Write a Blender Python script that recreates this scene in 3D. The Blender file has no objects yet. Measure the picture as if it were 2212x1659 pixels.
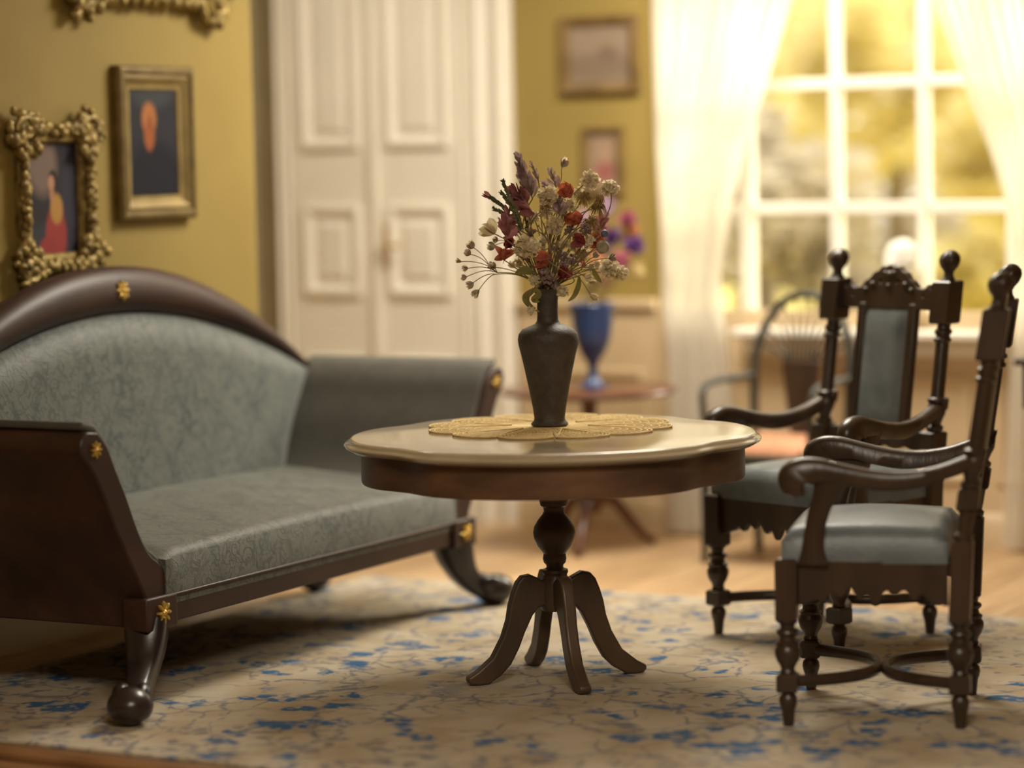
import bpy, bmesh, math, random
from mathutils import Vector, Matrix
random.seed(7)
sc = bpy.context.scene
COL = sc.collection
R = math.radians
PI = math.pi

# ------------------------------------------------------------------ camera
W, H, F = 2212, 1659, 6000.0
AZ, ROLL, CZ, YH = R(28.5), 0.02, 1.59, 330.0
PITCH = math.atan((H / 2 - YH) / F)
fw = Vector((-math.sin(AZ) * math.cos(PITCH), math.cos(AZ) * math.cos(PITCH), -math.sin(PITCH)))
r0 = Vector((math.cos(AZ), math.sin(AZ), 0)); u0 = r0.cross(fw)
rt = r0 * math.cos(ROLL) - u0 * math.sin(ROLL)
up = u0 * math.cos(ROLL) + r0 * math.sin(ROLL)
CAM = Vector((0, 0, CZ))
cd = bpy.data.cameras.new('camera'); cam = bpy.data.objects.new('camera', cd); COL.objects.link(cam)
cam.matrix_world = Matrix(((rt.x, up.x, -fw.x, 0), (rt.y, up.y, -fw.y, 0), (rt.z, up.z, -fw.z, CZ), (0, 0, 0, 1)))
cd.sensor_width = 36.0; cd.lens = 36.0 * F / W
cd.clip_start = 0.05; cd.clip_end = 200
cd.dof.use_dof = True; cd.dof.focus_distance = 8.26; cd.dof.aperture_fstop = 0.71
sc.camera = cam

def ray(x, y): return fw * F + rt * (x - W / 2) - up * (y - H / 2)
def at_dist(x, y, p):
    """point on the pixel's ray in the upright plane through p that faces the camera"""
    n = Vector((-math.sin(AZ), math.cos(AZ), 0)); d = ray(x, y)
    return CAM + d * ((Vector(p) - CAM).dot(n) / d.dot(n))

# ------------------------------------------------------------------ world, sun, exposure
wd = bpy.data.worlds.new('sky'); sc.world = wd; wd.use_nodes = True
bg = wd.node_tree.nodes['Background']
bg.inputs[0].default_value = (1.0, 0.95, 0.85, 1); bg.inputs[1].default_value = 2.0
sd = bpy.data.lights.new('sun', 'SUN'); sun = bpy.data.objects.new('sun', sd); COL.objects.link(sun)
sd.energy = 7.2; sd.angle = R(28); sd.color = (1.0, 0.92, 0.76)
SDIR = Vector((-0.42, -0.72, -0.62)).normalized()
sun.rotation_euler = SDIR.to_track_quat('-Z', 'Y').to_euler()
# added warm fill light, unseen, high over the back of the room
ld = bpy.data.lights.new('added_back_fill', 'AREA'); fill1 = bpy.data.objects.new('added_back_fill', ld); COL.objects.link(fill1)
ld.shape = 'DISK'; ld.size = 1.2; ld.energy = 100; ld.color = (1.0, 0.92, 0.78)
fill1.location = (-4.2, 9.0, 2.93); fill1.rotation_euler = (0, 0, 0)
l2d = bpy.data.lights.new('added_front_fill', 'AREA'); fill2 = bpy.data.objects.new('added_front_fill', l2d); COL.objects.link(fill2)  # added unseen fill that brightens the front half of the room
l2d.shape = 'DISK'; l2d.size = 1.6; l2d.energy = 140; l2d.color = (1.0, 0.90, 0.74)
fill2.location = (-1.6, 3.4, 2.93); fill2.rotation_euler = (0, 0, 0)
l3d = bpy.data.lights.new('added_door_fill', 'AREA'); fill3 = bpy.data.objects.new('added_door_fill', l3d); COL.objects.link(fill3)  # added unseen light to brighten the double door
l3d.shape = 'DISK'; l3d.size = 0.5; l3d.energy = 10; l3d.color = (1.0, 0.93, 0.78)
fill3.location = (-6.35, 9.3, 2.93)
sc.view_settings.view_transform = 'Standard'; sc.view_settings.look = 'None'
sc.view_settings.gamma = 1.0; sc.view_settings.use_curve_mapping = False
sc.view_settings.exposure = 0.08
sc.cycles.max_bounces = 8; sc.cycles.transparent_max_bounces = 16
sc.cycles.sample_clamp_indirect = 6.0

# ------------------------------------------------------------------ materials
MATS = {}
def nd(nt, t, **kw):
    n = nt.nodes.new(t)
    for k, v in kw.items(): setattr(n, k, v)
    return n
def mat(name, col, rough=0.5, col2=None, scale=8.0, stretch=(1, 1, 1), detail=4, bump=0.0, bscale=None, spec=0.5,
        metal=0.0, coat=0.0, lo=0.35, hi=0.65, sheen=0.0, trans=0.0, distort=0.0):
    m = bpy.data.materials.new(name); m.use_nodes = True; nt = m.node_tree
    b = nt.nodes['Principled BSDF']; L = nt.links
    b.inputs['Roughness'].default_value = rough; b.inputs['Metallic'].default_value = metal
    b.inputs['Specular IOR Level'].default_value = spec
    b.inputs['Coat Weight'].default_value = coat; b.inputs['Coat Roughness'].default_value = 0.12
    b.inputs['Sheen Weight'].default_value = sheen
    b.inputs['Base Color'].default_value = (*col, 1)
    if col2 is not None or bump:
        tc = nd(nt, 'ShaderNodeTexCoord'); mp = nd(nt, 'ShaderNodeMapping'); mp.inputs['Scale'].default_value = stretch
        L.new(tc.outputs['Object'], mp.inputs['Vector'])
        nz = nd(nt, 'ShaderNodeTexNoise'); nz.inputs['Scale'].default_value = scale; nz.inputs['Detail'].default_value = detail
        nz.inputs['Distortion'].default_value = distort
        L.new(mp.outputs[0], nz.inputs['Vector'])
        if col2 is not None:
            cr = nd(nt, 'ShaderNodeValToRGB')
            cr.color_ramp.elements[0].position = lo; cr.color_ramp.elements[0].color = (*col, 1)
            cr.color_ramp.elements[1].position = hi; cr.color_ramp.elements[1].color = (*col2, 1)
            L.new(nz.outputs['Fac'], cr.inputs[0]); L.new(cr.outputs[0], b.inputs['Base Color'])
        if bump:
            n2 = nd(nt, 'ShaderNodeTexNoise'); n2.inputs['Scale'].default_value = bscale or scale * 3; n2.inputs['Detail'].default_value = 3
            L.new(mp.outputs[0], n2.inputs['Vector'])
            bp = nd(nt, 'ShaderNodeBump'); bp.inputs['Strength'].default_value = bump; bp.inputs['Distance'].default_value = 0.004
            L.new(n2.outputs['Fac'], bp.inputs['Height']); L.new(bp.outputs[0], b.inputs['Normal'])
    if trans:
        out = nt.nodes['Material Output']; tr = nd(nt, 'ShaderNodeBsdfTranslucent'); mx = nd(nt, 'ShaderNodeMixShader')
        mx.inputs[0].default_value = trans
        if col2 is not None: L.new(cr.outputs[0], tr.inputs[0])
        else: tr.inputs[0].default_value = (*col, 1)
        L.new(b.outputs[0], mx.inputs[1]); L.new(tr.outputs[0], mx.inputs[2]); L.new(mx.outputs[0], out.inputs[0])
    MATS[name] = m
    return m

mat('chair_wood', (0.030, 0.017, 0.010), 0.34, (0.058, 0.034, 0.019), 9, (1, 1, 0.25), bump=0.25, bscale=60)
mat('table_wood', (0.058, 0.035, 0.020), 0.42, (0.10, 0.058, 0.031), 8, (1, 1, 0.3), bump=0.2, bscale=50)
mat('apron_wood', (0.085, 0.045, 0.024), 0.42, (0.17, 0.085, 0.042), 5, (1, 1, 3), bump=0.15, bscale=50)
mat('sofa_wood', (0.028, 0.011, 0.008), 0.46, (0.055, 0.022, 0.013), 7, (1, 0.3, 1), coat=0.0, bump=0.12, bscale=40)
mat('leg_black', (0.018, 0.013, 0.012), 0.28, (0.034, 0.022, 0.018), 9, bump=0.15)
mat('top_marble', (0.37, 0.30, 0.195), 0.20, (0.48, 0.405, 0.28), 3.2, (1, 1, 1), detail=7, coat=0.6, distort=1.2, lo=0.3, hi=0.7)
mat('leather', (0.110, 0.128, 0.135), 0.42, (0.165, 0.182, 0.185), 10, bump=0.25, bscale=90, spec=0.5)
mat('brass', (0.75, 0.52, 0.14), 0.32, metal=0.75)
mat('gilt', (0.16, 0.105, 0.028), 0.48, (0.40, 0.29, 0.09), 22, metal=0.4, bump=0.4, bscale=60)
mat('gilt_flat', (0.24, 0.17, 0.06), 0.5, (0.34, 0.25, 0.09), 12, metal=0.35)
mat('gilt_dark', (0.13, 0.085, 0.025), 0.5, (0.21, 0.145, 0.045), 14, metal=0.3)
mat('brown_frame', (0.13, 0.075, 0.022), 0.45, (0.22, 0.135, 0.045), 9)
mat('vase_dark', (0.042, 0.032, 0.025), 0.58, (0.066, 0.050, 0.038), 30, bump=0.5, bscale=120)
mat('doily', (0.62, 0.45, 0.19), 0.8, (0.74, 0.56, 0.27), 40)
mat('stem', (0.16, 0.12, 0.05), 0.7, (0.26, 0.19, 0.09), 30)
mat('heather', (0.10, 0.105, 0.045), 0.75, (0.17, 0.16, 0.075), 40)
mat('leaf', (0.15, 0.14, 0.035), 0.6, (0.27, 0.23, 0.07), 20, trans=0.25)
mat('cream', (0.66, 0.55, 0.33), 0.8, (0.80, 0.70, 0.47), 40, trans=0.35)
mat('cream_pale', (0.72, 0.62, 0.42), 0.8, (0.86, 0.77, 0.56), 40, trans=0.35)
mat('gold_tassel', (0.34, 0.23, 0.075), 0.8, (0.52, 0.38, 0.15), 40, trans=0.25)
mat('red', (0.36, 0.060, 0.030), 0.6, (0.56, 0.17, 0.085), 60, trans=0.3)
mat('darkred', (0.17, 0.022, 0.020), 0.6, (0.28, 0.045, 0.04), 60, trans=0.25)
mat('mauve', (0.24, 0.155, 0.145), 0.7, (0.42, 0.30, 0.27), 40, trans=0.3)
mat('plum', (0.22, 0.068, 0.070), 0.7, (0.38, 0.16, 0.15), 40, trans=0.3)
mat('blueberry', (0.08, 0.09, 0.16), 0.5, (0.14, 0.14, 0.22), 20)
mat('greybud', (0.25, 0.20, 0.13), 0.7, (0.42, 0.35, 0.23), 40)
mat('wall_yellow', (0.305, 0.218, 0.055), 0.75, (0.33, 0.238, 0.062), 3, bump=0.05, bscale=120)
mat('white_paint', (0.86, 0.81, 0.70), 0.45, (0.89, 0.84, 0.73), 4)
mat('dado_paint', (0.58, 0.44, 0.265), 0.55, (0.62, 0.475, 0.29), 4)
mat('olive_casing', (0.27, 0.22, 0.115), 0.55, (0.31, 0.25, 0.135), 4)
mat('window_white', (0.86, 0.82, 0.72), 0.4)
mat('plank', (0.46, 0.29, 0.15), 0.42, (0.62, 0.42, 0.23), 3, (12, 0.8, 1), detail=6)
mat('plank_b', (0.50, 0.32, 0.17), 0.42, (0.66, 0.45, 0.25), 3, (12, 0.8, 1), detail=6)
mat('plank_c', (0.42, 0.26, 0.135), 0.42, (0.57, 0.38, 0.20), 3, (12, 0.8, 1), detail=6)
mat('threshold', (0.18, 0.085, 0.032), 0.4, (0.30, 0.15, 0.06), 5, (1, 10, 1))
mat('mahogany', (0.085, 0.026, 0.013), 0.32, (0.14, 0.048, 0.024), 6, coat=0.3)
mat('blue_glass', (0.022, 0.048, 0.15), 0.3, (0.032, 0.066, 0.19), 8, coat=0.4)
mat('fan_frame', (0.026, 0.028, 0.021), 0.45, (0.045, 0.046, 0.034), 10)
mat('salmon', (0.55, 0.26, 0.14), 0.75, (0.62, 0.31, 0.18), 20)
mat('plaster', (0.82, 0.78, 0.70), 0.6)
mat('purple_petal', (0.16, 0.06, 0.28), 0.7, trans=0.2)
mat('pink_petal', (0.42, 0.10, 0.17), 0.7, trans=0.2)
mat('orange_petal', (0.68, 0.33, 0.14), 0.7, trans=0.2)
mat('yellow_petal', (0.72, 0.58, 0.28), 0.7, trans=0.2)
mat('lilac_petal', (0.45, 0.30, 0.42), 0.7, trans=0.2)
mat('leaf_yellow', (0.76, 0.67, 0.30), 0.7, (0.86, 0.79, 0.48), 1.5, trans=0.5)
mat('leaf_grey', (0.54, 0.48, 0.37), 0.8, (0.63, 0.57, 0.46), 1.5, trans=0.35)
mat('bark', (0.16, 0.12, 0.09), 0.9, (0.25, 0.20, 0.15), 6)
mat('lawn', (0.55, 0.46, 0.10), 0.9, (0.70, 0.58, 0.16), 1.2)

def damask(name, a, b_, scale, bumpy=0.25):
    """woven damask: scrolling contour lines inside a loose lozenge trellis, tone on tone"""
    m = bpy.data.materials.new(name); m.use_nodes = True; nt = m.node_tree; L = nt.links
    bs = nt.nodes['Principled BSDF']; bs.inputs['Roughness'].default_value = 0.55; bs.inputs['Sheen Weight'].default_value = 0.2
    tc = nd(nt, 'ShaderNodeTexCoord')
    def math_(op, x, y=0.0):
        n = nd(nt, 'ShaderNodeMath', operation=op)
        for i, q in enumerate((x, y)):
            if isinstance(q, (int, float)): n.inputs[i].default_value = q
            else: L.new(q, n.inputs[i])
        return n.outputs[0]
    def contour(sc_, w, det=1.5, dist=1.5):
        n = nd(nt, 'ShaderNodeTexNoise'); n.inputs['Scale'].default_value = sc_; n.inputs['Detail'].default_value = det; n.inputs['Distortion'].default_value = dist
        L.new(tc.outputs['Object'], n.inputs['Vector'])
        d = math_('ABSOLUTE', math_('SUBTRACT', n.outputs['Fac'], 0.5))
        r = nd(nt, 'ShaderNodeMapRange'); r.inputs['From Min'].default_value = w * .35; r.inputs['From Max'].default_value = w; r.inputs['To Min'].default_value = 1; r.inputs['To Max'].default_value = 0
        L.new(d, r.inputs['Value']); return r.outputs[0]
    sx = nd(nt, 'ShaderNodeSeparateXYZ')
    wz = nd(nt, 'ShaderNodeTexNoise'); wz.inputs['Scale'].default_value = 9; L.new(tc.outputs['Object'], wz.inputs['Vector'])
    av = nd(nt, 'ShaderNodeVectorMath', operation='MULTIPLY_ADD'); av.inputs[1].default_value = (0.10, 0.10, 0.10); L.new(wz.outputs['Color'], av.inputs[0]); L.new(tc.outputs['Object'], av.inputs[2])
    L.new(av.outputs[0], sx.inputs[0])
    hz = math_('ADD', sx.outputs['Z'], sx.outputs['X'])
    k = 2 * PI / 0.21
    t1 = math_('ABSOLUTE', math_('SINE', math_('MULTIPLY', math_('ADD', sx.outputs['Y'], math_('MULTIPLY', hz, 0.62)), k / 2)))
    t2 = math_('ABSOLUTE', math_('SINE', math_('MULTIPLY', math_('SUBTRACT', sx.outputs['Y'], math_('MULTIPLY', hz, 0.62)), k / 2)))
    tr_ = nd(nt, 'ShaderNodeMapRange'); tr_.inputs['From Min'].default_value = 0.05; tr_.inputs['From Max'].default_value = 0.34; tr_.inputs['To Min'].default_value = 1; tr_.inputs['To Max'].default_value = 0
    L.new(math_('MINIMUM', t1, t2), tr_.inputs['Value'])
    scroll = math_('MULTIPLY', contour(scale, 0.060), 0.85)
    fine = math_('MULTIPLY', contour(scale * 2.6, 0.05, 1.0), 0.6)
    m2 = math_('MINIMUM', math_('ADD', math_('MAXIMUM', scroll, fine), math_('MULTIPLY', tr_.outputs[0], 0.45)), 1.0)
    big = nd(nt, 'ShaderNodeTexNoise'); big.inputs['Scale'].default_value = 6; big.inputs['Detail'].default_value = 3; L.new(tc.outputs['Object'], big.inputs['Vector'])
    m3 = math_('MULTIPLY', m2, math_('ADD', big.outputs['Fac'], 0.25))
    mx = nd(nt, 'ShaderNodeMix', data_type='RGBA'); mx.inputs['A'].default_value = (*a, 1); mx.inputs['B'].default_value = (*b_, 1)
    L.new(m3, mx.inputs['Factor']); L.new(mx.outputs['Result'], bs.inputs['Base Color'])
    bp = nd(nt, 'ShaderNodeBump'); bp.inputs['Strength'].default_value = bumpy; bp.inputs['Distance'].default_value = 0.003
    L.new(m2, bp.inputs['Height']); L.new(bp.outputs[0], bs.inputs['Normal'])
    MATS[name] = m
damask('damask', (0.136, 0.148, 0.130), (0.038, 0.056, 0.056), 15.0)
damask('damask_seat', (0.120, 0.124, 0.100), (0.026, 0.036, 0.032), 15.0)
mat('arm_cloth', (0.054, 0.050, 0.037), 0.75, (0.070, 0.064, 0.048), 14, bump=0.2, bscale=90, sheen=0.2)

def rug_material():
    m = bpy.data.materials.new('rug_pile'); m.use_nodes = True; nt = m.node_tree; L = nt.links
    bs = nt.nodes['Principled BSDF']; bs.inputs['Roughness'].default_value = 0.95; bs.inputs['Specular IOR Level'].default_value = 0.1
    tc = nd(nt, 'ShaderNodeTexCoord')
    def noise(s, d=4, src=None, dist=0.0):
        n = nd(nt, 'ShaderNodeTexNoise'); n.inputs['Scale'].default_value = s; n.inputs['Detail'].default_value = d
        n.inputs['Distortion'].default_value = dist
        L.new(src or tc.outputs['Object'], n.inputs['Vector']); return n
    def ramp(sock, stops):
        r = nd(nt, 'ShaderNodeValToRGB'); e = r.color_ramp.elements
        e[0].position, e[0].color = stops[0][0], (stops[0][1],) * 3 + (1,)
        e[1].position, e[1].color = stops[1][0], (stops[1][1],) * 3 + (1,)
        for p, v in stops[2:]:
            q = e.new(p); q.color = (v, v, v, 1)
        L.new(sock, r.inputs[0]); return r.outputs[0]
    def mth(op, a, b):
        n = nd(nt, 'ShaderNodeMath', operation=op)
        for i, s in enumerate((a, b)):
            if isinstance(s, (int, float)): n.inputs[i].default_value = s
            else: L.new(s, n.inputs[i])
        return n.outputs[0]
    def mixc(f, a, b):
        n = nd(nt, 'ShaderNodeMix', data_type='RGBA'); L.new(f, n.inputs['Factor'])
        for k, s in (('A', a), ('B', b)):
            if isinstance(s, tuple): n.inputs[k].default_value = (*s, 1)
            else: L.new(s, n.inputs[k])
        return n.outputs['Result']
    warp = noise(3.0, 3)
    ad = nd(nt, 'ShaderNodeVectorMath', operation='MULTIPLY_ADD'); ad.inputs[1].default_value = (0.35, 0.35, 0)
    L.new(warp.outputs['Color'], ad.inputs[0]); L.new(tc.outputs['Object'], ad.inputs[2])
    vine = nd(nt, 'ShaderNodeTexVoronoi', feature='DISTANCE_TO_EDGE'); vine.inputs['Scale'].default_value = 5.5
    L.new(ad.outputs[0], vine.inputs['Vector'])
    vines = ramp(vine.outputs['Distance'], ((0.0, 1.0), (0.055, 0.0)))
    flow = nd(nt, 'ShaderNodeTexVoronoi', feature='SMOOTH_F1'); flow.inputs['Scale'].default_value = 7.5
    flow.inputs['Smoothness'].default_value = 0.25
    w2 = noise(11, 4)
    ad2 = nd(nt, 'ShaderNodeVectorMath', operation='MULTIPLY_ADD'); ad2.inputs[1].default_value = (0.16, 0.16, 0)
    L.new(w2.outputs['Color'], ad2.inputs[0]); L.new(tc.outputs['Object'], ad2.inputs[2])
    L.new(ad2.outputs[0], flow.inputs['Vector'])
    flowers = ramp(flow.outputs['Distance'], ((0.34, 1.0), (0.42, 0.0)))
    region = ramp(noise(3.4, 3).outputs['Fac'], ((0.47, 0.0), (0.54, 1.0)))
    region2 = ramp(noise(2.6, 2, ad.outputs[0]).outputs['Fac'], ((0.36, 0.0), (0.48, 1.0)))
    wear = ramp(noise(30, 5).outputs['Fac'], ((0.36, 0.0), (0.50, 1.0)))
    blue = mth('MULTIPLY', mth('MULTIPLY', flowers, region), wear)
    lines = mth('MULTIPLY', mth('MULTIPLY', vines, region2), wear)
    small = nd(nt, 'ShaderNodeTexVoronoi', feature='F1'); small.inputs['Scale'].default_value = 17; L.new(ad2.outputs[0], small.inputs['Vector'])
    sm = mth('MULTIPLY', ramp(small.outputs['Distance'], ((0.22, 1.0), (0.34, 0.0))), ramp(noise(2.2, 3, ad2.outputs[0]).outputs['Fac'], ((0.44, 0.0), (0.54, 1.0))))
    base = mixc(ramp(noise(4.5, 4).outputs['Fac'], ((0.38, 0.0), (0.62, 1.0))), (0.42, 0.335, 0.222), (0.51, 0.44, 0.335))
    c = mixc(mth('MULTIPLY', sm, 0.75), base, (0.225, 0.20, 0.205))
    c = mixc(mth('MULTIPLY', lines, 0.85), c, (0.145, 0.155, 0.19))
    c = mixc(mth('MULTIPLY', blue, 0.95), c, (0.040, 0.125, 0.270))
    # borders follow the rug's own edges
    sx = nd(nt, 'ShaderNodeSeparateXYZ'); L.new(tc.outputs['Object'], sx.inputs[0])
    ey = mth('SUBTRACT', 1.46, mth('ABSOLUTE', sx.outputs['Y'], 0.0)); ex = mth('SUBTRACT', 1.95, mth('ABSOLUTE', sx.outputs['X'], 0.0))
    ed = mth('MINIMUM', ey, ex)
    band = ramp(ed, ((0.0, 0.0), (0.03, 0.0), (0.05, 1.0), (0.38, 1.0), (0.44, 0.0)))
    fine = nd(nt, 'ShaderNodeTexVoronoi', feature='F1'); fine.inputs['Scale'].default_value = 15; L.new(ad2.outputs[0], fine.inputs['Vector'])
    fm = mth('MULTIPLY', ramp(fine.outputs['Distance'], ((0.28, 1.0), (0.42, 0.0))), mth('MULTIPLY', band, wear))
    c = mixc(mth('MULTIPLY', fm, 0.75), c, (0.17, 0.155, 0.17))
    L.new(c, bs.inputs['Base Color'])
    bp = nd(nt, 'ShaderNodeBump'); bp.inputs['Strength'].default_value = 0.5; bp.inputs['Distance'].default_value = 0.004
    L.new(noise(160, 3).outputs['Fac'], bp.inputs['Height']); L.new(bp.outputs[0], bs.inputs['Normal'])
    MATS['rug'] = m
rug_material()

def sheer_material():
    m = bpy.data.materials.new('sheer_curtain'); m.use_nodes = True; nt = m.node_tree; L = nt.links
    out = nt.nodes['Material Output']; nt.nodes.remove(nt.nodes['Principled BSDF'])
    d = nd(nt, 'ShaderNodeBsdfDiffuse'); d.inputs[0].default_value = (0.93, 0.90, 0.83, 1)
    t = nd(nt, 'ShaderNodeBsdfTranslucent'); t.inputs[0].default_value = (0.95, 0.92, 0.85, 1)
    p = nd(nt, 'ShaderNodeBsdfTransparent'); p.inputs[0].default_value = (1, 1, 1, 1)
    a = nd(nt, 'ShaderNodeMixShader'); a.inputs[0].default_value = 0.62
    b = nd(nt, 'ShaderNodeMixShader'); b.inputs[0].default_value = 0.16
    L.new(d.outputs[0], a.inputs[1]); L.new(t.outputs[0], a.inputs[2])
    L.new(a.outputs[0], b.inputs[1]); L.new(p.outputs[0], b.inputs[2]); L.new(b.outputs[0], out.inputs[0])
    MATS['sheer'] = m
sheer_material()
def glass_material():
    m = bpy.data.materials.new('pane_glass'); m.use_nodes = True; nt = m.node_tree; L = nt.links
    out = nt.nodes['Material Output']; nt.nodes.remove(nt.nodes['Principled BSDF'])
    p = nd(nt, 'ShaderNodeBsdfTransparent'); p.inputs[0].default_value = (0.97, 0.97, 0.95, 1)
    g = nd(nt, 'ShaderNodeBsdfGlossy'); g.inputs['Roughness'].default_value = 0.02
    x = nd(nt, 'ShaderNodeMixShader'); x.inputs[0].default_value = 0.05
    L.new(p.outputs[0], x.inputs[1]); L.new(g.outputs[0], x.inputs[2]); L.new(x.outputs[0], out.inputs[0])
    MATS['glass'] = m
glass_material()

def portrait(name, base, blobs, rough=0.7):
    """flat painted picture: soft ellipses (cx, cy, rx, ry, colour, softness) over a ground, in the canvas' own Y/Z"""
    m = bpy.data.materials.new(name); m.use_nodes = True; nt = m.node_tree; L = nt.links
    bs = nt.nodes['Principled BSDF']; bs.inputs['Roughness'].default_value = rough; bs.inputs['Specular IOR Level'].default_value = 0.2
    tc = nd(nt, 'ShaderNodeTexCoord'); sx = nd(nt, 'ShaderNodeSeparateXYZ'); L.new(tc.outputs['Object'], sx.inputs[0])
    nz = nd(nt, 'ShaderNodeTexNoise'); nz.inputs['Scale'].default_value = 12; L.new(tc.outputs['Object'], nz.inputs['Vector'])
    cur = nd(nt, 'ShaderNodeMix', data_type='RGBA'); cur.inputs['A'].default_value = (*base[0], 1); cur.inputs['B'].default_value = (*base[1], 1)
    L.new(nz.outputs['Fac'], cur.inputs['Factor']); last = cur.outputs['Result']
    for cx, cy, rx, ry, col, soft in blobs:
        vals = []
        for s, c_, r_ in ((sx.outputs['Y'], cx, rx), (sx.outputs['Z'], cy, ry)):
            a = nd(nt, 'ShaderNodeMath', operation='SUBTRACT'); L.new(s, a.inputs[0]); a.inputs[1].default_value = c_
            b = nd(nt, 'ShaderNodeMath', operation='DIVIDE'); L.new(a.outputs[0], b.inputs[0]); b.inputs[1].default_value = r_
            q = nd(nt, 'ShaderNodeMath', operation='MULTIPLY'); L.new(b.outputs[0], q.inputs[0]); L.new(b.outputs[0], q.inputs[1])
            vals.append(q.outputs[0])
        ad = nd(nt, 'ShaderNodeMath', operation='ADD'); L.new(vals[0], ad.inputs[0]); L.new(vals[1], ad.inputs[1])
        mr = nd(nt, 'ShaderNodeMapRange'); mr.inputs['From Min'].default_value = 1 - soft; mr.inputs['From Max'].default_value = 1 + soft
        mr.inputs['To Min'].default_value = 1; mr.inputs['To Max'].default_value = 0; L.new(ad.outputs[0], mr.inputs['Value'])
        mx = nd(nt, 'ShaderNodeMix', data_type='RGBA'); L.new(mr.outputs[0], mx.inputs['Factor']); L.new(last, mx.inputs['A'])
        mx.inputs['B'].default_value = (*col, 1); last = mx.outputs['Result']
    L.new(last, bs.inputs['Base Color']); MATS[name] = m

# ------------------------------------------------------------------ mesh helpers
class MB:
    def __init__(s): s.v = []; s.f = []
    def add(s, vs, fs, mx=None):
        o = len(s.v)
        s.v += [tuple(mx @ Vector(p)) if mx else tuple(p) for p in vs]
        s.f += [tuple(i + o for i in f) for f in fs]; return s
    def box(s, a, b, mx=None):
        x0, y0, z0 = a; x1, y1, z1 = b
        vs = [(x, y, z) for z in (z0, z1) for y in (y0, y1) for x in (x0, x1)]
        return s.add(vs, [(0, 2, 3, 1), (4, 5, 7, 6), (0, 1, 5, 4), (2, 6, 7, 3), (0, 4, 6, 2), (1, 3, 7, 5)], mx)
    def rings(s, loops, cap=True, mx=None, closed=False):
        n = len(loops[0]); vs = [p for l in loops for p in l]; fs = []
        m = len(loops)
        for i in range(m if closed else m - 1):
            for j in range(n):
                k = (j + 1) % n; i2 = (i + 1) % m
                fs.append((i * n + j, i * n + k, i2 * n + k, i2 * n + j))
        if cap and not closed: fs += [tuple(range(n - 1, -1, -1)), tuple(range((m - 1) * n, m * n))]
        return s.add(vs, fs, mx)
    def lathe(s, prof, seg=24, mx=None, lobes=0, amp=0.0):
        loops = []
        for r, z in prof:
            l = []
            for k in range(seg):
                a = 2 * PI * k / seg; q = r * (1 + amp * math.cos(lobes * a)) if lobes else r
                l.append((q * math.cos(a), q * math.sin(a), z))
            loops.append(l)
        return s.rings(loops, True, mx)
    def tube(s, path, rad, seg=8, mx=None, flat=None):
        path = [Vector(p) for p in path]; n = len(path)
        if isinstance(rad, (int, float)): rad = [rad] * n
        loops = []; prev = None
        for i, p in enumerate(path):
            t = (path[min(i + 1, n - 1)] - path[max(i - 1, 0)]); t = t.normalized() if t.length > 1e-9 else Vector((0, 0, 1))
            if prev is None:
                prev = t.cross(Vector((0, 0, 1)) if abs(t.z) < 0.95 else Vector((1, 0, 0))).normalized()
            a = (prev - t * prev.dot(t)).normalized(); prev = a; b = t.cross(a)
            fl = flat or 1.0
            loops.append([tuple(p + (a * math.cos(2 * PI * k / seg) + b * (math.sin(2 * PI * k / seg) * fl)) * rad[i]) for k in range(seg)])
        return s.rings(loops, True, mx)
    def ell(s, c, rx, ry, rz, seg=10, rg=6, mx=None):
        loops = []
        for i in range(1, rg):
            t = PI * i / rg - PI / 2
            loops.append([(c[0] + rx * math.cos(t) * math.cos(2 * PI * k / seg), c[1] + ry * math.cos(t) * math.sin(2 * PI * k / seg), c[2] + rz * math.sin(t)) for k in range(seg)])
        n = len(s.v); s.rings(loops, False, mx)
        o = len(s.v); b, t_ = Vector((c[0], c[1], c[2] - rz)), Vector((c[0], c[1], c[2] + rz))
        s.v += [tuple(mx @ b) if mx else tuple(b), tuple(mx @ t_) if mx else tuple(t_)]
        last = n + (rg - 2) * seg
        for k in range(seg):
            s.f.append((n + (k + 1) % seg, n + k, o)); s.f.append((last + k, last + (k + 1) % seg, o + 1))
        return s
    def prism(s, poly, d0, d1, axis='y', mx=None):
        """poly in two axes, extruded along the third"""
        def P(a, b, d): return {'y': (a, d, b), 'x': (d, a, b), 'z': (a, b, d)}[axis]
        return s.rings([[P(a, b, d0) for a, b in poly], [P(a, b, d1) for a, b in poly]], True, mx)
    def build(s, name, material, parent=None, smooth=True, angle=40, bevel=0.0, seg=2):
        me = bpy.data.meshes.new(name); me.from_pydata(s.v, [], s.f); me.update()
        bm = bmesh.new(); bm.from_mesh(me); bmesh.ops.recalc_face_normals(bm, faces=bm.faces); bm.to_mesh(me); bm.free()
        ob = bpy.data.objects.new(name, me); COL.objects.link(ob)
        me.materials.append(MATS[material])
        if smooth:
            me.polygons.foreach_set('use_smooth', [True] * len(me.polygons)); me.set_sharp_from_angle(angle=R(angle))
        if bevel:
            b = ob.modifiers.new('bevel', 'BEVEL'); b.width = bevel; b.segments = seg; b.limit_method = 'ANGLE'; b.angle_limit = R(40)
        if parent is not None: ob.parent = parent
        return ob

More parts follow.
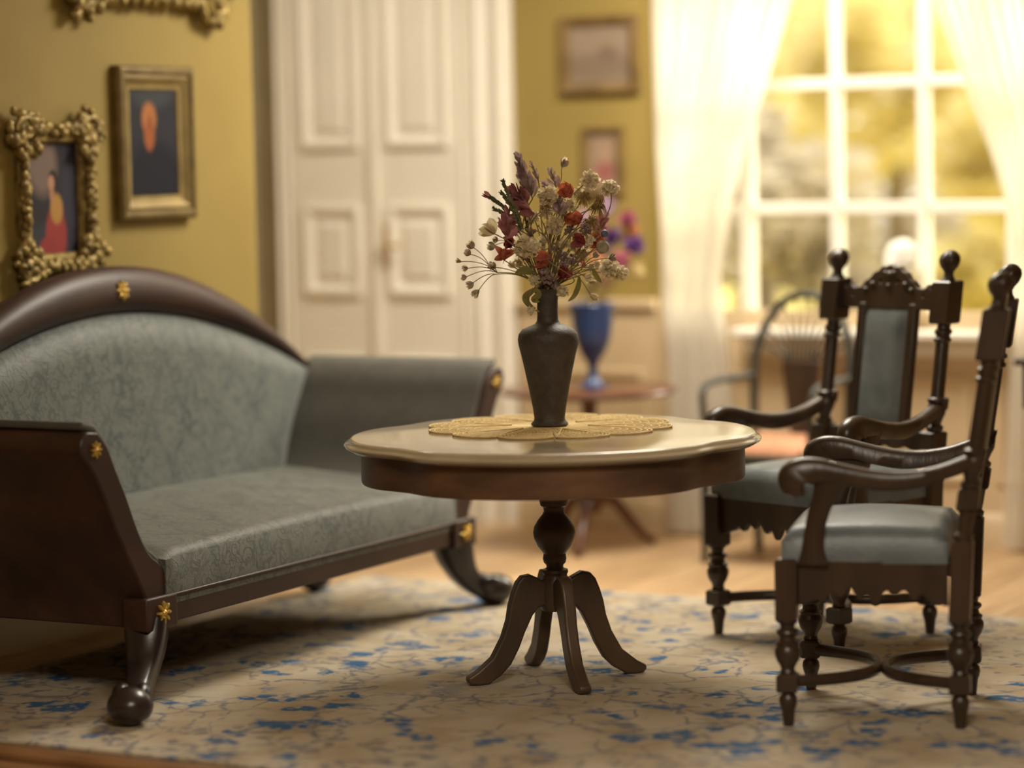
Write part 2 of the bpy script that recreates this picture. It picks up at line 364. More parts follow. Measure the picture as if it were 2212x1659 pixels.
def tag(o, label, cat=None, group=None):
    o['label'] = label
    if cat: o['category'] = cat
    if group: o['group'] = group
    return o
def thing(name, label, cat, loc=(0, 0, 0), rz=0, group=None):
    o = bpy.data.objects.new(name, None); COL.objects.link(o); o.location = loc; o.rotation_euler = (0, 0, rz)
    o.empty_display_size = 0.1
    return tag(o, label, cat, group)
def struct(o): o['kind'] = 'structure'; return o
def copy_tree(o, parent=None):
    c = o.copy(); COL.objects.link(c); c.parent = parent
    for ch in list(o.children): copy_tree(ch, c)
    return c
def bez(p0, p1, p2, n=10):
    p0, p1, p2 = Vector(p0), Vector(p1), Vector(p2)
    return [p0 * (1 - t) ** 2 + p1 * (2 * t * (1 - t)) + p2 * t * t for t in [i / n for i in range(n + 1)]]
def spline(pts, n=8, closed=False):
    """Catmull-Rom through points"""
    pts = [Vector(p) for p in pts]; m = len(pts); out = []
    for i in range(m if closed else m - 1):
        if closed: a, b, c, d = pts[i - 1], pts[i], pts[(i + 1) % m], pts[(i + 2) % m]
        else: a, b, c, d = pts[max(i - 1, 0)], pts[i], pts[i + 1], pts[min(i + 2, m - 1)]
        for k in range(n):
            t = k / n
            out.append(0.5 * ((2 * b) + (c - a) * t + (2 * a - 5 * b + 4 * c - d) * t * t + (3 * b - a - 3 * c + d) * t ** 3))
    if not closed: out.append(pts[-1])
    return out
def orient(direction, loc, roll=0.0):
    q = Vector(direction).normalized().to_track_quat('Z', 'Y')
    return Matrix.Translation(Vector(loc)) @ q.to_matrix().to_4x4() @ Matrix.Rotation(roll, 4, 'Z')
def holed(outlines, thick, bevel=0.0):
    """2D outlines (first solid, others holes) to a mesh of the given thickness, in XY with depth on Z"""
    cu = bpy.data.curves.new('tmp', 'CURVE'); cu.dimensions = '2D'; cu.fill_mode = 'BOTH'; cu.extrude = thick / 2 - bevel; cu.bevel_depth = bevel
    for pl in outlines:
        sp = cu.splines.new('POLY'); sp.points.add(len(pl) - 1); sp.use_cyclic_u = True
        for q, (a, b) in zip(sp.points, pl): q.co = (a, b, 0, 1)
    ob = bpy.data.objects.new('tmp', cu); COL.objects.link(ob)
    dg = bpy.context.evaluated_depsgraph_get(); me = bpy.data.meshes.new_from_object(ob.evaluated_get(dg))
    vs = [tuple(v.co) for v in me.vertices]; fs = [tuple(p.vertices) for p in me.polygons]
    bpy.data.objects.remove(ob); bpy.data.curves.remove(cu); bpy.data.meshes.remove(me)
    return vs, fs

# ================================================================== SETTING
XL, YB, XR, ZC = -5.72, 10.45, 2.6, 3.0
YF = 5.90           # front edge of the boarded part
YE = -1.2           # added wall behind the camera
# floor: base with single boards on it
fl = struct(MB().box((-7.6, YE, -0.06), (XR, YB, -0.014)).build('floor', 'threshold', smooth=False))
random.seed(3)
pw = 0.105; nx = int((XR + 7.6) / pw)
for i in range(nx):
    x = -7.6 + i * pw
    y = 4.6 if False else YF - 0.0
    segs = []; yy = YF - random.uniform(0.2, 1.2)
    while yy < YB:
        l = random.uniform(1.5, 2.4); segs.append((max(yy, YF), min(yy + l, YB))); yy += l
    for (a, b) in segs:
        if b - a < 0.05: continue
        MB().box((x + 0.0012, a + 0.001, -0.014), (x + pw - 0.0012, b - 0.001, 0.0)).build('plank', random.choice(['plank', 'plank_b', 'plank_c']), fl, smooth=False)
tr = MB().prism([(YF - 0.075, -0.012), (YF, -0.012), (YF, 0.004), (YF - 0.01, 0.012), (YF - 0.06, 0.012), (YF - 0.075, 0.002)], XL, XR, 'x').build('trim_1', 'threshold')
struct(tr)
# walls
def wall(name, a, b, m): return struct(MB().box(a, b).build(name, m, smooth=False))
wall('wall_left', (XL - 0.12, YE, 0), (XL, 8.58, ZC), 'wall_yellow')
wall('wall_front_added', (XL - 0.12, YE - 0.12, 0), (2.6, YE, ZC), 'wall_yellow')  # unseen, added to keep outside light off the front
wall('wall_alcove', (-7.6, 8.4, 0), (-7.48, YB, ZC), 'wall_yellow')
wall('wall_alcove_front', (-7.6, 8.3, 0), (XL - 0.12, 8.4, ZC), 'wall_yellow')
wall('wall_right', (XR, YE, 0), (XR + 0.12, YB, ZC), 'wall_yellow')
WX0, WX1, WZ0, WZ1 = -4.97, -3.07, 0.86, 2.84
wb = MB()
wb.box((-7.6, YB, 0), (WX0, YB + 0.16, ZC)); wb.box((WX1, YB, 0), (XR + 0.12, YB + 0.16, ZC))
wb.box((WX0, YB, 0), (WX1, YB + 0.16, WZ0)); wb.box((WX0, YB, WZ1), (WX1, YB + 0.16, ZC))
struct(wb.build('wall_back', 'wall_yellow', smooth=False))
wall('ceiling', (-7.6, YE - 0.12, ZC), (XR + 0.12, YB + 0.16, ZC + 0.1), 'white_paint')
# dado along the back wall, right of the doors, with cap and panels
dado = struct(MB().box((-5.62, YB - 0.03, 0.0), (XR, YB, 0.93)).build('wall_dado', 'dado_paint', smooth=False))
MB().box((-5.62, YB - 0.055, 0.93), (WX0, YB, 0.972)).build('dado_cap', 'dado_paint', dado, bevel=0.008)
MB().box((WX1, YB - 0.055, 0.93), (XR, YB, 0.972)).build('dado_cap', 'dado_paint', dado, bevel=0.008)
for x0, x1 in ((-5.5, -5.02), (-4.9, -4.3), (-4.2, -3.6), (-3.5, -3.0), (-2.8, -2.1)):
    MB().rings([[(a, YB - d, b) for a, b in ((x0 + i, 0.25 + i), (x1 - i, 0.25 + i), (x1 - i, 0.68 - i), (x0 + i, 0.68 - i))]
                for i, d in ((0, 0.03), (0.008, 0.044), (0.03, 0.044), (0.045, 0.03))], False).build('panel_moulding', 'dado_paint', dado)
bb = struct(MB().prism([(YB - 0.03, 0), (YB - 0.055, 0), (YB - 0.055, 0.11), (YB - 0.045, 0.13), (YB - 0.03, 0.14)], -5.62, XR, 'x').build('baseboard_back', 'dado_paint'))
struct(MB().prism([(XL, 0), (XL + 0.02, 0), (XL + 0.02, 0.11), (XL + 0.012, 0.13), (XL, 0.14)], YF, 8.58, 'y').build('baseboard_left', 'white_paint'))

# double door in the back wall
dr = bpy.data.objects.new('door_1', None); COL.objects.link(dr); struct(dr); tag(dr, 'cream panelled double door with a brass lock plate')
dr.location = (-6.305, YB, 0)
DH = 2.75
def leaf(x0, x1, name):
    lf = MB().box((x0, -0.045, 0.01), (x1, 0.0, DH)).build('door_leaf', 'white_paint', dr, bevel=0.004)
    for z0, z1 in ((1.62, DH - 0.14), (0.975, 1.375), (0.20, 0.71)):
        a, b = x0 + 0.062, x1 - 0.062
        mo = MB().rings([[(p, -0.045 - d, q) for p, q in ((a + i, z0 + i), (b - i, z0 + i), (b - i, z1 - i), (a + i, z1 - i))]
                         for i, d in ((0, 0), (0.006, 0.022), (0.024, 0.026), (0.040, 0.010), (0.050, 0.0))], False)
        mo.build('panel_moulding', 'white_paint', lf)
        i = 0.062
        MB().rings([[(p, -0.045 - d, q) for p, q in ((a + i + j, z0 + i + j), (b - i - j, z0 + i + j), (b - i - j, z1 - i - j), (a + i + j, z1 - i - j))]
                    for j, d in ((0, -0.002), (0.028, 0.014))], True).build('door_panel', 'white_paint', lf, smooth=False)
    return lf
l1 = leaf(-0.435, -0.015, 'l'); l2 = leaf(0.0, 0.435, 'r')
MB().box((-0.022, -0.068, 0.01), (0.018, -0.045, DH)).build('astragal', 'white_paint', dr, bevel=0.008)
hp = MB().box((0.038, -0.058, 1.09), (0.082, -0.045, 1.29)).build('lock_plate', 'brass', l2, bevel=0.008); hp['label'] = 'brass lock plate with lever'
MB().tube([(0.06, -0.058, 1.205), (0.06, -0.10, 1.205), (0.075, -0.112, 1.203), (0.16, -0.112, 1.195)], [0.010, 0.010, 0.011, 0.008]).build('door_handle', 'brass', l2)
def casing(x0, x1, m, nm):
    pr = []
    w = x1 - x0
    for u, d in ((0, 0), (0, 0.05), (0.10, 0.062), (0.2, 0.05), (0.28, 0.035), (0.5, 0.04), (0.6, 0.055), (0.75, 0.06), (0.85, 0.03), (1, 0.03), (1, 0)):
        pr.append((x0 + u * w, -d))
    return MB().prism([(a, b) for a, b in pr], 0, ZC - 0.12, 'z').build(nm, m, dr)
casing(-0.64, -0.505, 'olive_casing', 'door_casing'); casing(-0.505, -0.435, 'white_paint', 'door_casing')  # leftmost strip has a darker olive tone than the other casings
casing(0.435, 0.50, 'white_paint', 'door_casing'); casing(0.50, 0.668, 'white_paint', 'door_casing')
MB().box((-0.66, -0.06, DH), (0.69, 0, DH + 0.14)).build('door_header', 'white_paint', dr, bevel=0.01)

# window with sash bars, panes and sill
wn = bpy.data.objects.new('window_1', None); COL.objects.link(wn); struct(wn); wn.location = (0, YB, 0)
tag(wn, 'wide white window with narrow sash bars and many panes')
VX = [-4.97, -4.586, -4.196, -3.824, -3.455, -3.07]; HZ = [0.86, 1.342, 1.842, 2.342, 2.84]
for i, x in enumerate(VX):
    w = 0.036 if i in (0, 5) else (0.026 if i in (1, 4) else 0.021)
    MB().box((x - w, 0.03, 0.86), (x + w, 0.10, 2.84)).build('mullion', 'window_white', wn, bevel=0.006)
for i, z in enumerate(HZ):
    w = 0.038 if i in (0, 4) else 0.024
    for k in range(5):
        MB().box((VX[k], 0.036, z - w), (VX[k + 1], 0.094, z + w)).build('glazing_bar', 'window_white', wn, bevel=0.005)
for i in range(5):
    for k in range(4):
        MB().box((VX[i], 0.062, HZ[k]), (VX[i + 1], 0.066, HZ[k + 1])).build('pane', 'glass', wn, smooth=False)
MB().box((WX0, -0.026, 0.83), (WX1, 0.04, 0.8615)).build('window_ledge', 'window_white', wn)
MB().box((-4.57, -0.185, 0.83), (-3.44, 0.0, 0.862)).build('window_sill', 'window_white', wn, bevel=0.008)
MB().box((-4.56, -0.052, 0.752), (-3.45, -0.028, 0.83)).build('sill_apron', 'window_white', wn, bevel=0.006)

# ------------------------------------------------------------------ outside: lawn, trees, hedge
outg = struct(MB().box((-30, YB + 0.16, -0.4), (20, 40, -0.25)).build('lawn', 'lawn', smooth=False))
def foliage(c, rad, n, size, seed, squash=0.8):
    rnd = random.Random(seed); m = MB(); lumps = []
    for _ in range(14):
        d = Vector((rnd.gauss(0, 1), rnd.gauss(0, 1), rnd.gauss(0, 1))).normalized() * rnd.uniform(0.3, 0.8)
        lumps.append((Vector((d.x * rad, d.y * rad, d.z * rad * squash)), rad * rnd.uniform(0.28, 0.45)))
    for _ in range(n):
        lc, lr = rnd.choice(lumps)
        p = lc + Vector((rnd.gauss(0, 1), rnd.gauss(0, 1), rnd.gauss(0, 1))).normalized() * lr * rnd.uniform(0.6, 1.05) + Vector(c)
        mx = Matrix.Translation(p) @ Matrix.Rotation(rnd.uniform(0, 6.3), 4, 'Z') @ Matrix.Rotation(rnd.uniform(0, 3.1), 4, 'X')
        s = size * rnd.uniform(0.7, 1.3)
        m.add([(-s, 0, 0), (0, -s * .45, s * .12), (s, 0, 0), (0, s * .45, s * .12)], [(0, 1, 2, 3)], mx)
    return m
def tree(loc, h, rad, mt, label, seed, n=1500):
    t = thing('garden_tree', label, 'tree', loc, 0, 'trees in the garden beyond the window')
    MB().tube([(0, 0, 0), (0.05, 0, h * .4), (0, 0.05, h * .7), (0.1, 0, h)], [0.14, 0.11, 0.08, 0.04]).build('trunk', 'bark', t)
    foliage((0, 0, h), rad, n, 0.10, seed).build('crown', mt, t, smooth=False)
    return t
tree((-6.1, 13.9, -0.25), 1.45, 0.78, 'leaf_grey', 'greyish tree seen through the panes beside the tied curtain', 1, 1300)
tree((-6.25, 16.6, -0.25), 2.2, 1.0, 'leaf_yellow', 'yellow-leaved tree behind the middle panes of the window', 3)
tree((-4.85, 15.2, -0.25), 1.8, 0.72, 'leaf_yellow', 'yellow-leaved tree behind the white bust', 4, 1300)
tree((-5.25, 13.7, -0.25), 0.95, 0.34, 'leaf_grey', 'small greyish bush under the yellow trees in the garden', 6, 600)
tree((-8.6, 20.0, -0.25), 3.4, 1.7, 'leaf_yellow', 'tall yellow-leaved tree rising behind the greyish tree', 2, 2200)
tree((-6.2, 20.5, -0.25), 2.6, 1.3, 'leaf_yellow', 'yellow-leaved tree behind the curtain above the leather armchairs', 8, 1800)
tree((-9.2, 25.5, -0.25), 3.2, 2.2, 'leaf_grey', 'far greyish tree closing the garden view', 9, 2200)
tree((-6.3, 18.4, -0.25), 0.85, 0.62, 'leaf_yellow', 'low yellow bush standing behind the tree beyond the bust', 14, 1100)
tree((-8.1, 22.3, -0.25), 0.95, 0.95, 'leaf_grey', 'low greyish bush far behind the middle panes', 15, 1200)
for i in range(3):
    h = foliage((0, 0, 0.42), 0.44, 1000, 0.075, 30 + i, 0.95).build('hedge_bush', 'leaf_yellow', None, smooth=False)
    h.location = (-6.25 + i * 1.15, 12.55, -0.25)
    tag(h, ('low yellow hedge bush behind the panes beside the tied curtain', 'low yellow hedge bush behind the fan-backed chair', 'low yellow hedge bush behind the bust on the sill')[i], 'bush', 'yellow hedge bushes in the garden')

# ================================================================== RUG
rug = MB()
rug.prism([(-1.95, -1.46), (1.95, -1.46), (1.95, 1.46), (-1.95, 1.46)], 0.0, 0.012, 'z')
rg = rug.build('rug', 'rug', bevel=0.004); rg.location = (-3.50, 7.395, 0.0005)
tag(rg, 'cream and blue worn floral rug on the wooden floor', 'rug')
RZ = 0.0125

# ================================================================== SOFA  (local: +x to the front, y along the length)
sf = thing('sofa', 'blue-grey damask sofa with dark arched wooden crest and flared arms', 'sofa', (-5.1, 7.40, RZ))
fx, bx_ = 0.385, -0.40
def sy(p): return [(-a, b) for a, b in p][::-1]
# arm profile in (y, z), inner edge of the near arm mirrored for the far arm
inner = [(-1.150, 0.832), (-1.108, 0.790), (-1.072, 0.720), (-1.028, 0.641), (-0.972, 0.526), (-0.925, 0.459), (-0.878, 0.426), (-0.840, 0.380), (-0.824, 0.316), (-0.824, 0.238)]
outer = [(-0.93, 0.238), (-0.945, 0.32), (-1.00, 0.42), (-1.07, 0.53), (-1.125, 0.64), (-1.175, 0.72), (-1.225, 0.775), (-1.225, 0.815), (-1.20, 0.838)]
for s in (-1, 1):
    inn = [(v.x, v.y) for v in spline([(a, b, 0) for a, b in inner], 3)]; ou = [(v.x, v.y) for v in spline([(a, b, 0) for a, b in outer], 3)]
    poly = inn + ou
    if s > 0: poly = sy(poly)
    ar = MB().prism([(a, b - RZ) for a, b in poly], fx, bx_ - 0.02, 'x').build('armrest', 'sofa_wood', sf, bevel=0.006)
    # upholstery over the inner side and the top
    core = [(-1.205, 0.845)] + inn[:-6]
    off = []
    for i, (a, b) in enumerate(core):
        p = Vector(core[max(i - 1, 0)]); q = Vector(core[min(i + 1, len(core) - 1)]); t = (q - p).normalized()
        off.append((a - t.y * 0.022, b + t.x * 0.022))
    pad = core + off[::-1]
    if s > 0: pad = sy(pad)
    MB().prism([(a, b - RZ) for a, b in pad], fx - 0.018, bx_ + 0.0, 'x').build('arm_upholstery', 'arm_cloth', ar, bevel=0.008, seg=3)
def rosette(x, y, z, r, parent, tilt=0.0):
    m = MB(); mx = Matrix.Translation((x, y, z)) @ Matrix.Rotation(PI / 2 - tilt, 4, 'Y')
    for k in range(8):
        a = 2 * PI * k / 8
        m.ell((r * .60, 0, 0.002), r * .40, r * .17, r * .22, 6, 4, mx @ Matrix.Rotation(a, 4, 'Z'))
    m.ell((0, 0, 0.002), r * .28, r * .28, r * .32, 8, 5, mx)
    o = m.build('rosette', 'brass', parent); o['label'] = 'small gilt rosette'
    return o
# front rail, corner blocks, back frame
rail = MB().box((fx - 0.05, -0.83, 0.245 - RZ), (fx + 0.004, 0.83, 0.318 - RZ)).build('front_rail', 'sofa_wood', sf, bevel=0.006)
MB().box((fx - 0.03, -0.83, 0.318 - RZ), (fx + 0.012, 0.83, 0.330 - RZ)).build('rail_bead', 'sofa_wood', rail, bevel=0.005)
MB().box((bx_, -0.92, 0.245 - RZ), (fx - 0.03, 0.92, 0.30 - RZ)).build('seat_frame', 'sofa_wood', sf)
for s in (-1, 1):
    blk = MB().box((fx - 0.07, s * 0.895 - 0.075, 0.235 - RZ), (fx + 0.018, s * 0.895 + 0.075, 0.332 - RZ)).build('corner_block', 'sofa_wood', sf, bevel=0.006)
    rosette(fx + 0.02, s * 0.895, 0.284 - RZ, 0.036, blk)
    rosette(fx + 0.001, s * 1.165, 0.785 - RZ, 0.026, sf)
# seat cushion: box with soft crown
def cushion(nx_, ny, fxy, fz, name, mt, parent, zlow):
    m = MB(); vs = []; fs = []
    for j in range(ny + 1):
        for i in range(nx_ + 1):
            x, y = fxy(i / nx_, j / ny); vs.append((x, y, fz(i / nx_, j / ny)))
    st = nx_ + 1
    for j in range(ny):
        for i in range(nx_): fs.append((j * st + i, j * st + i + 1, (j + 1) * st + i + 1, (j + 1) * st + i))
    per = [i for i in range(st)] + [j * st + nx_ for j in range(1, ny + 1)] + [ny * st + i for i in range(nx_ - 1, -1, -1)] + [j * st for j in range(ny - 1, 0, -1)]
    o = len(vs)
    for p in per: vs.append((vs[p][0], vs[p][1], zlow))
    n = len(per)
    for k in range(n): fs.append((per[k], o + k, o + (k + 1) % n, per[(k + 1) % n]))
    fs.append(tuple(o + k for k in range(n)))
    m.add(vs, fs); return m.build(name, mt, parent, angle=60)
def seat_z(u, v):
    e = min(1, min(u * 9, (1 - u) * 22), min(v, 1 - v) * 30); e = math.sin(e * PI / 2)
    return 0.432 - RZ + 0.020 * e + 0.055 * (1 - u) + 0.012 * math.sin(PI * v)
cushion(24, 40, lambda u, v: (-0.33 + u * (fx + 0.335), -0.855 + v * 1.71 ), seat_z, 'seat_cushion', 'damask_seat', sf, 0.30 - RZ)
# backrest: arched crest and cushion, leaning slightly
def arch(y, pk, ed, p=2.05, half=1.17): return ed + (pk - ed) * max(0, 1 - abs(y / half) ** p)
def lean(z): return -0.355 - 0.075 * (z - 0.4) / 0.8
N = 48; loops = []
for k in range(N + 1):
    y = -1.17 + 2.34 * k / N; yy = y
    zt = arch(y, 1.245, 0.815); zb = arch(y, 1.085, 0.795, 1.95, 1.165)
    th = max(zt - zb, 0.012); l = []
    for q in range(14):
        a = 2 * PI * q / 14; cx = 0.062 * (0.35 + 0.65 * min(1, th / 0.12)); zc = (zt + zb) / 2
        z = zc + math.sin(a) * th / 2 * (1.0); x = lean(z) + math.cos(a) * cx
        l.append((x, yy, z - RZ))
    loops.append(l)
crest = MB().rings(loops).build('backrest_crest', 'sofa_wood', sf, angle=60)
rosette(lean(1.165) + 0.060, -0.0, 1.165 - RZ, 0.036, crest, 0.15)
bm_ = MB(); vs = []; fs = []; NU, NV = 44, 16
for k in range(NU + 1):
    t = -1 + 2 * k / NU
    for q in range(NV + 1):
        v = q / NV
        zb = 0.42
        half = 0.88 + (1.135 - 0.88) * (v ** 1.2) if v < 1 else 1.135
        y = t * half
        zt = arch(y, 1.088, 0.800, 1.95, 1.165)
        z = zb + (zt - zb) * v
        e = min(1, (1 - abs(t)) * 7, (1 - v) * 6); e = math.sin(e * PI / 2) if e > 0 else 0
        vs.append((lean(z) + 0.022 + 0.052 * e, y, z - RZ))
st = NV + 1
for k in range(NU):
    for q in range(NV): fs.append((k * st + q, (k + 1) * st + q, (k + 1) * st + q + 1, k * st + q + 1))
bm_.add(vs, fs)
# closing back board of the same outline
vb = [(lean(z_) - 0.03, y_, z_) for (x_, y_, z_) in [(p[0], p[1], p[2]) for p in vs]]
o = len(bm_.v); bm_.add(vb, [tuple(reversed(f)) for f in fs])
per = [k * st for k in range(NU + 1)] + [NU * st + q for q in range(1, NV + 1)] + [k * st + NV for k in range(NU - 1, -1, -1)] + [q for q in range(NV - 1, 0, -1)]
for i in range(len(per)):
    a, b = per[i], per[(i + 1) % len(per)]; bm_.f.append((a, b, b + o, a + o))
bm_.build('backrest_cushion', 'damask', sf, angle=60)
# sabre legs with scroll feet
for sx_ in (1, -1):
    for s in (-1, 1):
        x0 = 0.345 if sx_ > 0 else -0.30
        dx, dy = (0.125, -0.255) if (sx_, s) == (1, -1) else (0.075, 0.13) if sx_ > 0 else (-0.03, s * 0.15)
        y0 = s * 0.895
        path = [(x0, y0, 0.24), (x0 + dx * .10, y0 + dy * .10, 0.185), (x0 + dx * .32, y0 + dy * .32, 0.12), (x0 + dx * .62, y0 + dy * .62, 0.075), (x0 + dx * .85, y0 + dy * .85, 0.055)]
        wid = [0.060, 0.055, 0.042, 0.034, 0.032]
        m = MB(); lo = []
        sp = spline(path, 4); ws = [v.x for v in spline([(w, 0, 0) for w in wid], 4)]
        hd_ = Vector((dx, dy, 0)).normalized(); sd_ = Vector((-hd_.y, hd_.x, 0))
        for i, p in enumerate(sp):
            t = (sp[min(i + 1, len(sp) - 1)] - sp[max(i - 1, 0)]).normalized(); b = t.cross(sd_).normalized(); w = ws[i]
            lo.append([tuple(p + sd_ * (w * cx) + b * (w * cz)) for cx, cz in ((-1, -.7), (-.7, -1), (.7, -1), (1, -.7), (1, .7), (.7, 1), (-.7, 1), (-1, .7))])
        m.rings(lo); lg = m.build('leg', 'leg_black', sf, angle=50)
        f = MB(); mx = Matrix.Translation((x0 + dx, y0 + dy, 0)) @ Matrix.Rotation(math.atan2(dy, dx), 4, 'Z')
        f.ell((0.02, 0, 0.055), 0.074, 0.066, 0.055, 16, 10, mx)
        f.ell((-0.028, 0.030, 0.072), 0.052, 0.028, 0.036, 12, 8, mx @ Matrix.Rotation(0.25, 4, 'Y'))
        f.ell((-0.028, -0.030, 0.072), 0.052, 0.028, 0.036, 12, 8, mx @ Matrix.Rotation(0.25, 4, 'Y'))
        f.build('foot', 'leg_black', lg)

# ================================================================== TABLE
tb = thing('pedestal_table', 'lobed pedestal table with pale polished top and dark turned column', 'table', (-3.83, 7.30, RZ), AZ)
def lobe(a):
    d = 0
    for n_ in (R(37), R(143), R(217), R(323)):
        q = (a - n_ + PI) % (2 * PI) - PI; d += math.exp(-(q / R(11)) ** 2)
    return 0.622 - 0.034 * d - 0.012 * math.sin(a) ** 2
def outline(dr_, z, n=160, k=1.0): return [((lobe(2 * PI * i / n) * k + dr_) * math.cos(2 * PI * i / n), (lobe(2 * PI * i / n) * k + dr_) * math.sin(2 * PI * i / n), z - RZ) for i in range(n)]
TZ = 0.755
tp = MB().rings([outline(-.05, TZ - .036), outline(-.022, TZ - .036), outline(-.012, TZ - .030), outline(-.003, TZ - .026), outline(0, TZ - .020), outline(-.004, TZ - .015),
                 outline(-.012, TZ - .013), outline(-.015, TZ - .008), outline(-.020, TZ - .002), outline(-.028, TZ), outline(-.2, TZ, k=1)])
tp.build('tabletop', 'top_marble', tb, angle=50)
MB().rings([outline(-.052, 0.622), outline(-.050, 0.628), outline(-.050, 0.722), outline(-.08, 0.722)]).build('apron', 'apron_wood', tb, angle=50)
col = [(0.02, 0.625), (0.050, 0.622), (0.042, 0.612), (0.038, 0.585), (0.041, 0.568), (0.043, 0.552), (0.040, 0.538), (0.032, 0.532), (0.030, 0.521), (0.034, 0.512), (0.048, 0.495), (0.060, 0.475), (0.0635, 0.458), (0.061, 0.44),
       (0.050, 0.415), (0.037, 0.398), (0.033, 0.393), (0.034, 0.388), (0.0355, 0.378), (0.033, 0.366), (0.026, 0.358), (0.025, 0.353), (0.028, 0.348), (0.0385, 0.345), (0.040, 0.337), (0.036, 0.330), (0.037, 0.322), (0.042, 0.312),
       (0.045, 0.30), (0.045, 0.232), (0.041, 0.222), (0.02, 0.219)]
MB().lathe([(r_, z - RZ) for r_, z in col], 28).build('column', 'table_wood', tb, angle=35)
lz = [(690, 735), (650, 705), (590, 680), (535, 695), (500, 740), (472, 815), (448, 900), (432, 1000), (395, 1120), (325, 1260), (225, 1355), (160, 1400), (160, 1432), (185, 1447), (235, 1449), (300, 1437), (380, 1380), (450, 1300), (505, 1190), (548, 1075), (600, 960), (640, 908), (690, 885)]
lp = []
for x, y in lz:
    r_ = (765 - x) * .000464; z = .609 - y * .000439 + .023 * r_ / .26
    lp.append((r_, z))
zmin = min(b for a, b in lp); lp = [(a, b - zmin) for a, b in lp]
lp[0] = (0.030, lp[0][1]); lp[-1] = (0.030, lp[-1][1])
for k in range(4):
    a = R(45 + 90 * k) - AZ
    lg = MB().prism(lp, -0.019, 0.019, 'y', Matrix.Rotation(a, 4, 'Z')).build('leg', 'table_wood', tb, bevel=0.010, seg=4)

# doily and vase
n2 = Vector((-math.sin(AZ), math.cos(AZ), 0))
VP = Vector((-3.83, 7.30, 0)) + n2 * 0.17 + r0 * (-0.005)
dl = MB(); rnd = random.Random(5); zt = 0.0028
NP = 12; RD = 0.375
def dtube(path, r_=0.0032): dl.tube([(p[0], p[1], p[2] if len(p) > 2 else zt) for p in path], r_, 5)
for k in range(NP):
    a0 = 2 * PI * k / NP; a1 = a0 + 2 * PI / NP; am = (a0 + a1) / 2
    for sc_ in (1.0, 0.95, 0.88, 0.80, 0.72, 0.64, 0.56):
        pts = []
        for i in range(11):
            t = -1 + 2 * i / 10
            rr = RD * (0.86 + 0.14 * math.sqrt(max(0, 1 - (t * 0.98) ** 2))) * (sc_ ** 0.8); aa = am + t * (a1 - a0) / 2 * 0.96
            pts.append((rr * math.cos(aa), rr * math.sin(aa), zt + 0.0015 * sc_))
        dtube(pts, 0.0034 if sc_ == 1.0 else 0.0022)
    for q in range(9):
        aa = a0 + (q + 0.5) / 9 * (a1 - a0)
        r1 = RD * (0.80 + 0.20 * math.sqrt(max(0, 1 - (((q + .5) / 9) * 2 - 1) ** 2))) * 0.99
        dtube([(0.06 * math.cos(aa), 0.06 * math.sin(aa)), (r1 * math.cos(aa), r1 * math.sin(aa), zt + 0.002)], 0.0015 if k % 2 else 0.002)
    if k % 2 == 0:
        for s in (-1, 1):
            dtube([(0.12 * math.cos(am), 0.12 * math.sin(am), zt + .004), (0.30 * math.cos(am + s * .22), 0.30 * math.sin(am + s * .22), zt + .002)], 0.0036)
for rr in (0.05, 0.07, 0.10, 0.125, 0.15, 0.18, 0.21):
    dtube([(rr * math.cos(2 * PI * i / 48), rr * math.sin(2 * PI * i / 48)) for i in range(49)], 0.002)
dl.lathe([(0.001, 0.0006), (0.075, 0.0006), (0.075, 0.0022), (0.001, 0.0022)], 32)
dly = dl.build('doily', 'doily', angle=80); dly.location = (VP.x, VP.y, TZ + 0.0003); tag(dly, 'golden crocheted lace doily lying under the dark vase', 'doily')
vz = TZ + 0.0068
VS = 0.00142
prof = [(0.001, 0), (0.055, 0), (0.057, 0.004), (0.055, 0.008), (0.049, 0.013), (0.0465, 0.022), (0.050, 0.05), (0.060, 0.105), (0.072, 0.165), (0.083, 0.215), (0.0905, 0.245), (0.0925, 0.262), (0.0895, 0.279), (0.078, 0.293), (0.056, 0.303), (0.040, 0.309), (0.033, 0.318),
        (0.0315, 0.335), (0.0315, 0.378), (0.034, 0.395), (0.041, 0.410), (0.047, 0.417), (0.045, 0.419), (0.036, 0.410), (0.027, 0.39), (0.026, 0.33), (0.001, 0.325)]
vase = MB().lathe(prof, 40).build('vase', 'vase_dark', angle=50); vase.location = (VP.x, VP.y, vz)
tag(vase, 'dark brown long-necked vase with swelling shoulder on the pedestal table', 'vase')
MOUTH = Vector((VP.x, VP.y, vz + 0.40))

# ================================================================== DRIED FLOWERS (each stem on its own)
import numpy as np
GRP = 'dried flowers in the dark vase'
def fpos(zx, zy, off): return at_dist(960 + zx / 4.365, 320 + zy / 4.365, Vector((VP.x, VP.y, 0)) + n2 * off)
def px(n): return n / 4.365 * VS * 1.16
FR = random.Random(11)

